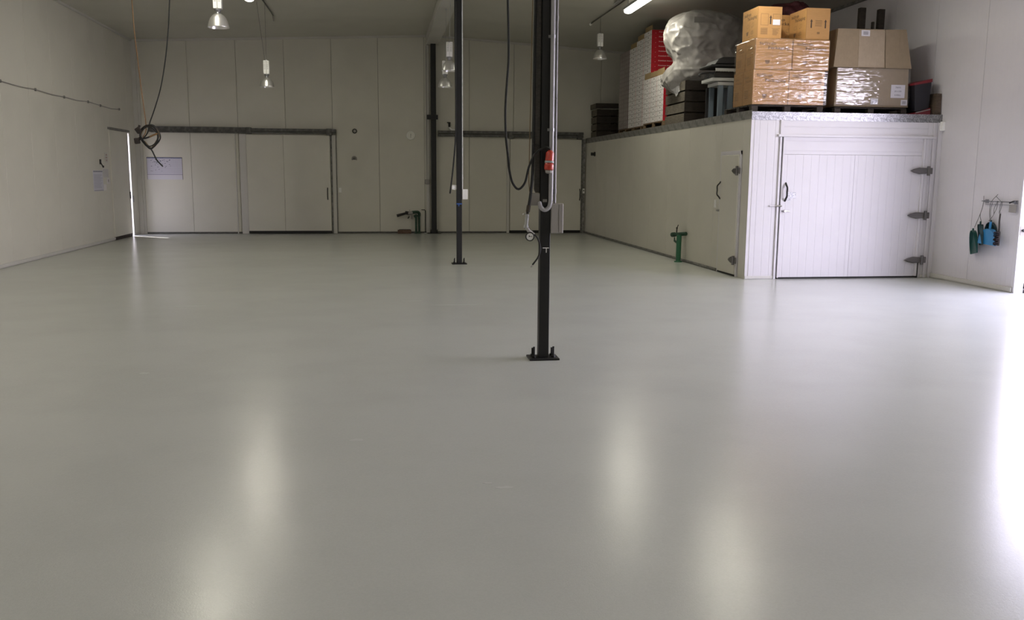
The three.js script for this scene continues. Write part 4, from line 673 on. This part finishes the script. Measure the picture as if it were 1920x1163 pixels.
{ // machine in the gap between bin and boxes
  const t = thing('packing_machine', 'machine with dark domed lid, pale scalloped band and blue grey legs', 'machine', [5.68, ROOF, -15.1]);
  const dark = std({ color: lin(0.03, 0.03, 0.032), roughness: 0.4 }), pale = std({ color: lin(0.5, 0.5, 0.48), roughness: 0.5 }), leg = std({ color: lin(0.16, 0.2, 0.24), roughness: 0.5 });
  part('lid', [plate([[0.06, 0.96], [0.09, 1.0], [0.12, 1.04], [0.2, 1.08], [0.5, 1.09], [0.5, 0.96]], 0.55, 0.02).translate(0, 0, -0.55), rbox(0.53, 0.04, 0.6, 0.016, 0.245, 0.935, -0.28, 2)], dark, t, 'dark domed lid');
  { const o = [[0.06, 0.89], [0.5, 0.89]]; for (let i = 22; i >= 0; i--) o.push([0.06 + 0.44 * i / 22, 0.825 + 0.018 * Math.abs(Math.sin(i * 1.3))]); part('scalloped_band', plate(o, 0.012, 0.002), pale, t, 'pale scalloped band'); }
  part('tray', [rbox(0.44, 0.1, 0.5, 0.006, 0.28, 0.79, -0.28)], dark, t); part('shelf', [rbox(0.47, 0.055, 0.56, 0.008, 0.25, 0.70, -0.27)], pale, t); part('shelf', [rbox(0.37, 0.06, 0.5, 0.006, 0.31, 0.635, -0.27)], pale, t);
  for (const [x, z] of [[0.19, -0.06], [0.37, -0.06], [0.19, -0.48], [0.46, -0.48]]) part('leg', rbox(0.085, 0.6, 0.06, 0.006, x, 0.305, z), leg, t, 'blue grey leg');
  part('foot_plate', rbox(0.12, 0.014, 0.1, 0.003, 0.16, 0.007, -0.05), pale, t);
  part('back_panel', rbox(0.4, 0.55, 0.02, 0.004, 0.3, 0.32, -0.52), dark, t);
  part('hook_arm', [tube([[0.1, 0.80, -0.1], [0.0, 0.815, -0.08], [-0.12, 0.805, -0.06], [-0.18, 0.79, -0.05], [-0.21, 0.765, -0.05], [-0.19, 0.745, -0.05]], 0.018, 10, 30), rbox(0.05, 0.05, 0.05, 0.01, -0.06, 0.75, -0.06, 2)], dark, t);
}
// ------------------------------------------------------------------ printed boxes
{
  const kb = '#b78a54', ink = 'rgba(52,40,34,0.88)', dim = 'rgba(95,72,50,0.55)';
  const fill = (c, w, h) => { c.fillStyle = kb; c.fillRect(0, 0, w, h); for (let i = 0; i < 900; i++) { c.fillStyle = `rgba(${hash(i, 1) > 0.5 ? '255,220,170' : '90,60,30'},0.05)`; c.fillRect(hash(i, 2) * w, hash(i, 3) * h, 30 + 60 * hash(i, 4), 2); } };
  const edge = (c, w, h) => { c.strokeStyle = 'rgba(80,52,26,0.55)'; c.lineWidth = 5; c.strokeRect(0, 0, w, h); };
  const front = canvas(576, 512, (c, w, h) => {
    fill(c, w, h); c.fillStyle = 'rgba(140,98,54,0.22)'; c.fillRect(w * 0.44, 0, w * 0.05, h);
    c.fillStyle = ink; c.font = 'bold 62px serif'; c.fillText('Sullivan', 56, 105); c.fillRect(160, 118, 130, 4); c.font = 'bold 66px serif'; c.fillText('Packaging', 190, 176);
    const food = (x, y, kind) => {
      c.strokeStyle = dim; c.lineWidth = 4; c.fillStyle = 'rgba(80,62,50,0.6)';
      if (kind === 0) { c.beginPath(); c.ellipse(x, y, 52, 36, 0, 0, 7); c.stroke(); c.beginPath(); c.ellipse(x, y, 30, 18, 0, 0, 7); c.stroke(); }
      if (kind === 1) { c.beginPath(); c.ellipse(x, y, 52, 32, -0.3, 0, 7); c.stroke(); c.beginPath(); c.moveTo(x - 46, y + 16); c.lineTo(x - 30, y + 40); c.lineTo(x + 34, y + 24); c.stroke(); c.beginPath(); c.arc(x + 6, y - 4, 18, 0, 7); c.stroke(); }
      if (kind === 2) { c.beginPath(); c.moveTo(x - 42, y - 24); c.lineTo(x + 40, y - 30); c.lineTo(x + 30, y + 20); c.lineTo(x - 4, y + 44); c.lineTo(x - 30, y + 26); c.closePath(); c.fill(); }
      if (kind === 3) { c.beginPath(); c.ellipse(x, y, 48, 34, 0, 0, 7); c.stroke(); for (let k = -2; k < 3; k++) { c.beginPath(); c.moveTo(x - 40, y + k * 11); c.lineTo(x + 40, y + k * 11 - 3); c.stroke(); } }
    };
    food(205, 270, 0); food(385, 265, 1); food(195, 385, 2); food(370, 390, 3);
    c.fillStyle = dim; c.font = '24px sans-serif'; c.fillText('PACKAGING FOR FOOD', 170, 462); edge(c, w, h);
  });
  const side = canvas(384, 512, (c, w, h) => { fill(c, w, h); c.fillStyle = dim; c.font = 'bold 46px serif'; c.fillText('Sullivan', 40, 120); c.fillText('Packaging', 90, 175); for (let i = 0; i < 5; i++) c.fillRect(60, 300 + i * 26, 150 + 60 * hash(i, 5), 10); edge(c, w, h); });
  const arrow = (c, x, y, s) => { c.fillStyle = ink; c.beginPath(); c.moveTo(x, y); c.lineTo(x + 20 * s, y + 40 * s); c.lineTo(x + 9 * s, y + 36 * s); c.lineTo(x + 10 * s, y + 130 * s); c.lineTo(x - 10 * s, y + 130 * s); c.lineTo(x - 9 * s, y + 36 * s); c.lineTo(x - 20 * s, y + 40 * s); c.closePath(); c.fill(); };
  const endA = canvas(384, 512, (c, w, h) => {
    fill(c, w, h); c.strokeStyle = ink; c.lineWidth = 3; c.strokeRect(48, 120, 118, 180); c.strokeRect(244, 120, 118, 180); arrow(c, 204, 140, 1.1);
    c.fillStyle = '#e4dfe2'; c.fillRect(240, 205, 118, 88); c.fillStyle = dim; for (let i = 0; i < 9; i++) c.fillRect(50, 345 + 12 * i, 110, 8); c.fillRect(228, 348, 130, 7); for (let i = 0; i < 8; i++) c.fillRect(242, 364 + 12 * i, 60 + 60 * hash(i, 9), 7); edge(c, w, h);
  });
  const endB = canvas(384, 512, (c, w, h) => { fill(c, w, h); arrow(c, 82, 180, 1.1); arrow(c, 312, 180, 1.1); c.fillStyle = dim; for (let i = 0; i < 5; i++) c.fillRect(140 + 8 * hash(i, 2), 196 + 22 * i, 110, 9); c.fillRect(180, 385, 44, 36); edge(c, w, h); });
  const T = (m) => std({ map: m, roughness: 0.72 }), F = T(front), S = T(side), A = T(endA), Bm = T(endB);
  const gLow = new THREE.BoxGeometry(0.572, 0.515, 0.368), gUp = new THREE.BoxGeometry(0.585, 0.455, 0.368), gTop = new THREE.BoxGeometry(0.38, 0.465, 0.572);
  const lowM = [S, S, kraft, kraft, F, F], topA = [F, F, kraft, kraft, A, A], topB = [F, F, kraft, kraft, Bm, Bm];
  const tape = std({ color: lin(0.30, 0.18, 0.08), roughness: 0.35 });
  function put(g, mats, x, y, z, turn, label) {
    const t = thing('cardboard_box', label, 'box', [x, y, z], turn, 'printed packaging boxes on the pallet');
    const p = g.parameters; part('body', g, mats, t).position.y = p.height / 2; part('tape', rbox(p.width * 0.99, 0.003, 0.05, 0.001, 0, p.height + 0.0005, 0), tape, t); return t;
  }
  const y0 = ROOF + 0.125, y1 = y0 + 0.519, y2 = y1 + 0.46;
  pallet('pallet', 'dark pallet under the printed packaging boxes', 5.58, 6.735, -14.2, -13.1, timberDark, 0.12);
  const xs = [5.58 + 0.288, 6.16 + 0.288], xu = [5.60 + 0.294, 6.20 + 0.294];
  put(gLow, lowM, xs[0], y0, -13.285, 0, 'printed box at the bottom corner above the cold room edge, bare of film glare');
  put(gLow, lowM, xs[1], y0, -13.285, 0, 'printed box at the bottom with bright film glare, next to the dull bulk boxes');
  put(gUp, lowM, xu[0], y1, -13.285, 0, 'printed box in the upper row below the box with the white sticker');
  put(gUp, lowM, xu[1] + 0.0, y1, -13.285, 0, 'printed box in the upper row below the box with two arrows');
  put(gLow, lowM, xs[0], y0, -13.66, 0, 'printed box in the bottom row behind the corner box, side showing');
  put(gUp, lowM, xu[0], y1, -13.66, 0, 'printed box in the upper row, behind, side showing under the sticker box');
  put(gLow, lowM, xs[1], y0, -13.66, 0, 'printed box in the bottom row hidden behind the box with film glare');
  put(gUp, lowM, xu[1], y1, -13.66, 0, 'printed box in the upper row hidden behind, under the box with two arrows');
  put(gLow, lowM, xs[1], y0, -14.03, 0, 'printed box in the bottom row at the very back of the pallet');
  put(gUp, lowM, xu[1], y1, -14.03, 0, 'printed box in the upper row at the very back, carrying the turned box');
  put(gTop, topA, 5.635 + 0.19, y2, -13.43, 0, 'box on top with one arrow, two frames and a white sticker');
  put(gTop, topB, 6.405 + 0.19, y2, -13.42, 0, 'box on top with two black arrows on its end');
  put(new THREE.BoxGeometry(0.572, 0.455, 0.368), lowM, 6.31, y2, -13.91, 0, 'box on top set back between the two end-on boxes');
  const wrap = part(numbered('stretch_film'), [rbox(1.215, 1.0, 0.80, 0.035, 6.185, y0 + 0.485, -13.475, 2)], film, scene); tag(wrap, 'clear stretch film round the printed packaging boxes', 'plastic film');
}
{ // dull bulk boxes
  pallet('pallet', 'dark pallet under the dull brown bulk boxes', 6.98, 8.19, -14.3, -13.2, timberDark, 0.12);
  const y0 = ROOF + 0.125, stick = (t, w, h, x, y, z, rows, label) => part('label', new THREE.BoxGeometry(w, h, 0.003), [paper, paper, paper, paper, std({ roughness: 0.6, map: canvas(256, 200, (c, W, H) => { c.fillStyle = '#d6d2d6'; c.fillRect(0, 0, W, H); c.fillStyle = '#77737c'; if (Array.isArray(rows)) { c.textAlign = 'center'; c.font = 'bold 34px sans-serif'; rows.forEach((r, i) => c.fillText(r, W / 2, 52 + 58 * i)); } else for (let i = 0; i < rows; i++) c.fillRect(50 + 8 * hash(i, 3), 50 + i * 22, 150, 13); }) }), paper], t, label).position.set(x, y, z);
  const a = thing('bulk_box', 'big dull brown bulk box with three white labels, lowest on its pallet', 'box', [7.575, y0, -13.2]);
  part('body', hexa([[-0.61, 0, 0], [0.62, 0, 0], [0.62, 0, -1.05], [-0.61, 0, -1.05], [-0.59, 0.585, -0.005], [0.60, 0.59, 0.0], [0.59, 0.58, -1.05], [-0.585, 0.58, -1.05]]), kraftDull, a);
  part('bottom_flap', rbox(1.24, 0.012, 0.02, 0.003, 0.0, 0.008, 0.01), kraftDull, a);
  part('tape', [box(0.30, 0.085, 0.001, -0.27, 0.415, 0.001)], std({ color: lin(0.26, 0.17, 0.1), roughness: 0.5 }), a);
  stick(a, 0.235, 0.20, 0.44, 0.245, 0.004, ['TRAYS', '24 x 234', 'A ROLL'], 'large white printed label'); stick(a, 0.12, 0.09, 0.055, 0.085, 0.005, 5, 'white label'); stick(a, 0.105, 0.085, 0.555, 0.075, 0.005, 5, 'white label');
  const b = thing('bulk_box', 'wide dull brown carton with one white label on top of the bulk box', 'box', [7.36, y0 + 0.592, -13.2]);
  part('body', hexa([[-0.45, 0, 0.02], [0.40, 0, 0.02], [0.40, 0, -1.05], [-0.40, 0, -1.05], [-0.385, 0.58, -0.02], [0.385, 0.585, -0.02], [0.385, 0.58, -1.0], [-0.385, 0.575, -1.0]]), kraftDull, b);
  part('cover_sheet', plate([[-0.05, 0.012], [0.38, 0.012], [0.385, 0.57], [-0.045, 0.575]], 0.004, 0.001).rotateX(-0.068).translate(0, 0, 0.022), std({ color: lin(0.42, 0.33, 0.23), roughness: 0.6, map: cardTone }), b);
  stick(b, 0.14, 0.09, 0.06, 0.52, -0.0055, 5, 'white label'); b.children[b.children.length - 1].rotation.x = -0.068;
  const c = thing('bulk_box', 'narrow dull brown carton beside the labelled one on the bulk box', 'box', [7.98, y0 + 0.592, -13.2]);
  part('body', hexa([[-0.21, 0, 0.02], [0.23, 0, 0.02], [0.19, 0, -1.05], [-0.21, 0, -1.05], [-0.225, 0.585, -0.02], [0.12, 0.595, -0.02], [0.12, 0.58, -1.0], [-0.225, 0.58, -1.0]]), kraftDull, c);
  part('flap', plate([[0.0, 0.25], [0.14, 0.5], [0.12, 0.585], [0.02, 0.58]], 0.004, 0.001).rotateX(-0.068).translate(0, 0, 0.022), kraftDull, c);
  const wrap = part(numbered('stretch_film'), rbox(1.26, 0.60, 1.10, 0.03, 7.58, y0 + 0.302, -13.715, 2), film, scene); tag(wrap, 'clear stretch film round the lowest dull bulk box', 'plastic film');
}
{ // timber frame standing behind the bulk boxes
  const t = thing('timber_frame', 'dark timber frame with two posts standing behind the bulk boxes', 'frame', [8.24, ROOF, -14.53]);
  part('post', rbox(0.105, 1.86, 0.09, 0.005, -0.17, 0.935, 0), timberDark, t); part('post', rbox(0.105, 1.845, 0.09, 0.005, 0.175, 0.928, 0), timberDark, t);
  part('rail', rbox(0.45, 0.07, 0.05, 0.005, 0, 1.49, 0.02), timberDark, t); part('rail', rbox(0.45, 0.07, 0.05, 0.005, 0, 0.5, 0.02), timberDark, t); part('stub', rbox(0.035, 0.17, 0.05, 0.005, 0.01, 1.55, 0.05), timberDark, t); part('foot', rbox(0.5, 0.06, 0.4, 0.006, 0, 0.03, 0), timberDark, t);
}
{ // red rimmed crate, plank, sack
  const t = thing('plastic_crate', 'dark crate with a red rim tilted beside the bulk boxes', 'crate', [8.245, ROOF + 0.004, -13.08]); t.rotation.set(0, 0, 0.05); t.scale.x = 0.74;
  part('body', hexa([[0.03, 0.06, -0.02], [0.34, 0.06, -0.02], [0.34, 0.06, -0.5], [0.03, 0.06, -0.5], [0.0, 0.46, 0], [0.38, 0.5, 0], [0.38, 0.5, -0.55], [0, 0.46, -0.55]]), tarpDark, t);
  part('rim', [hexa([[-0.01, 0.455, 0.01], [0.39, 0.495, 0.01], [0.39, 0.495, -0.56], [-0.01, 0.455, -0.56], [-0.01, 0.485, 0.01], [0.39, 0.545, 0.01], [0.39, 0.545, -0.56], [-0.01, 0.485, -0.56]])], redPlastic, t, 'red rim');
  part('base', [hexa([[0.0, 0, 0.01], [0.36, 0, 0.01], [0.36, 0, -0.5], [0.0, 0, -0.5], [0.0, 0.03, 0.01], [0.36, 0.1, 0.01], [0.36, 0.1, -0.5], [0.0, 0.03, -0.5]])], redPlastic, t, 'red base');
  part('edge_rod', rod([0.02, 0.035, 0.015], [0.35, 0.075, 0.015], 0.008, 8), chrome, t);
  const p = thing('plank', 'short weathered plank end leaning on the wall at the roof corner', 'plank', [8.605, ROOF, -13.03]);
  part('board', hexa([[-0.06, 0.012, 0.02], [0.04, 0.012, 0.02], [0.04, 0.012, -0.6], [-0.06, 0.012, -0.6], [-0.03, 0.34, 0.0], [0.05, 0.335, 0.0], [0.05, 0.335, -0.6], [-0.03, 0.34, -0.6]]), std({ color: lin(0.12, 0.088, 0.065), roughness: 0.85, map: woodTone }), p);
  const s = thing('bulk_sack', 'dark red bulk sack rising behind the topmost printed boxes', 'sack', [0, 0, 0]);
  part('bag', blob((x, y, z) => ell(x, y, z, [7.15, 3.60, -15.4], [0.5, 0.98, 0.42], 3.2) + 0.08 * n3(x, y, z, 3.3) + 0.04 * n3(y, z, x, 9), [7.15, 3.55, -15.4], 1.15, 44), std({ color: lin(0.16, 0.035, 0.045), roughness: 0.7, map: dirt }), s);
  part('tie', flat(new THREE.TorusGeometry(0.12, 0.03, 8, 16).rotateX(Math.PI / 2).translate(7.15, 4.5, -15.4)), std({ color: lin(0.35, 0.14, 0.17), roughness: 0.7 }), s);
}
{ // door_6: the wide opening's hinged leaf, swung fully outwards
  const d = structGroup('door_6', [XR + 0.13, 0, DO1 - 0.02]), dk = std({ color: lin(0.06, 0.06, 0.065), roughness: 0.6 });
  for (let k = 0; k < 4; k++) part('panel', rspan(0.02 + 0.4 * k, 0.415 + 0.4 * k, 0.03, DOH - 0.02, -0.07, -0.01, 0.005), dk, d);
  part('handle', rod([1.5, 1.0, -0.09], [1.5, 1.3, -0.09], 0.014, 8), sealDark, d);
  for (const y of [0.4, 1.8, 3.2]) part('hinge', rspan(0.0, 0.3, y - 0.05, y + 0.05, -0.01, 0.01, 0.003), galv, d);
}
// ------------------------------------------------------------------ outdoors beyond the openings
struct('ground', [span(XR + 0.12, 70, -0.25, -0.03, -60, 50), span(-70, XL - 0.3, -0.25, -0.03, -60, 50)], concrete);
{
  const t = thing('rubber_mat', 'dark folded rubber mat outside the bright opening', 'mat', [XR + 0.62, -0.03, -11.3]);
  part('mat', [rbox(0.7, 0.06, 0.5, 0.02, 0, 0.03, 0, 2), rbox(0.6, 0.07, 0.4, 0.03, 0.03, 0.095, -0.02, 2)], rubber, t); part('strip', rod([-0.3, 0.14, 0.1], [0.3, 0.15, 0.02], 0.02, 8), plasticGrey, t);
}
renderer.render(scene, camera);
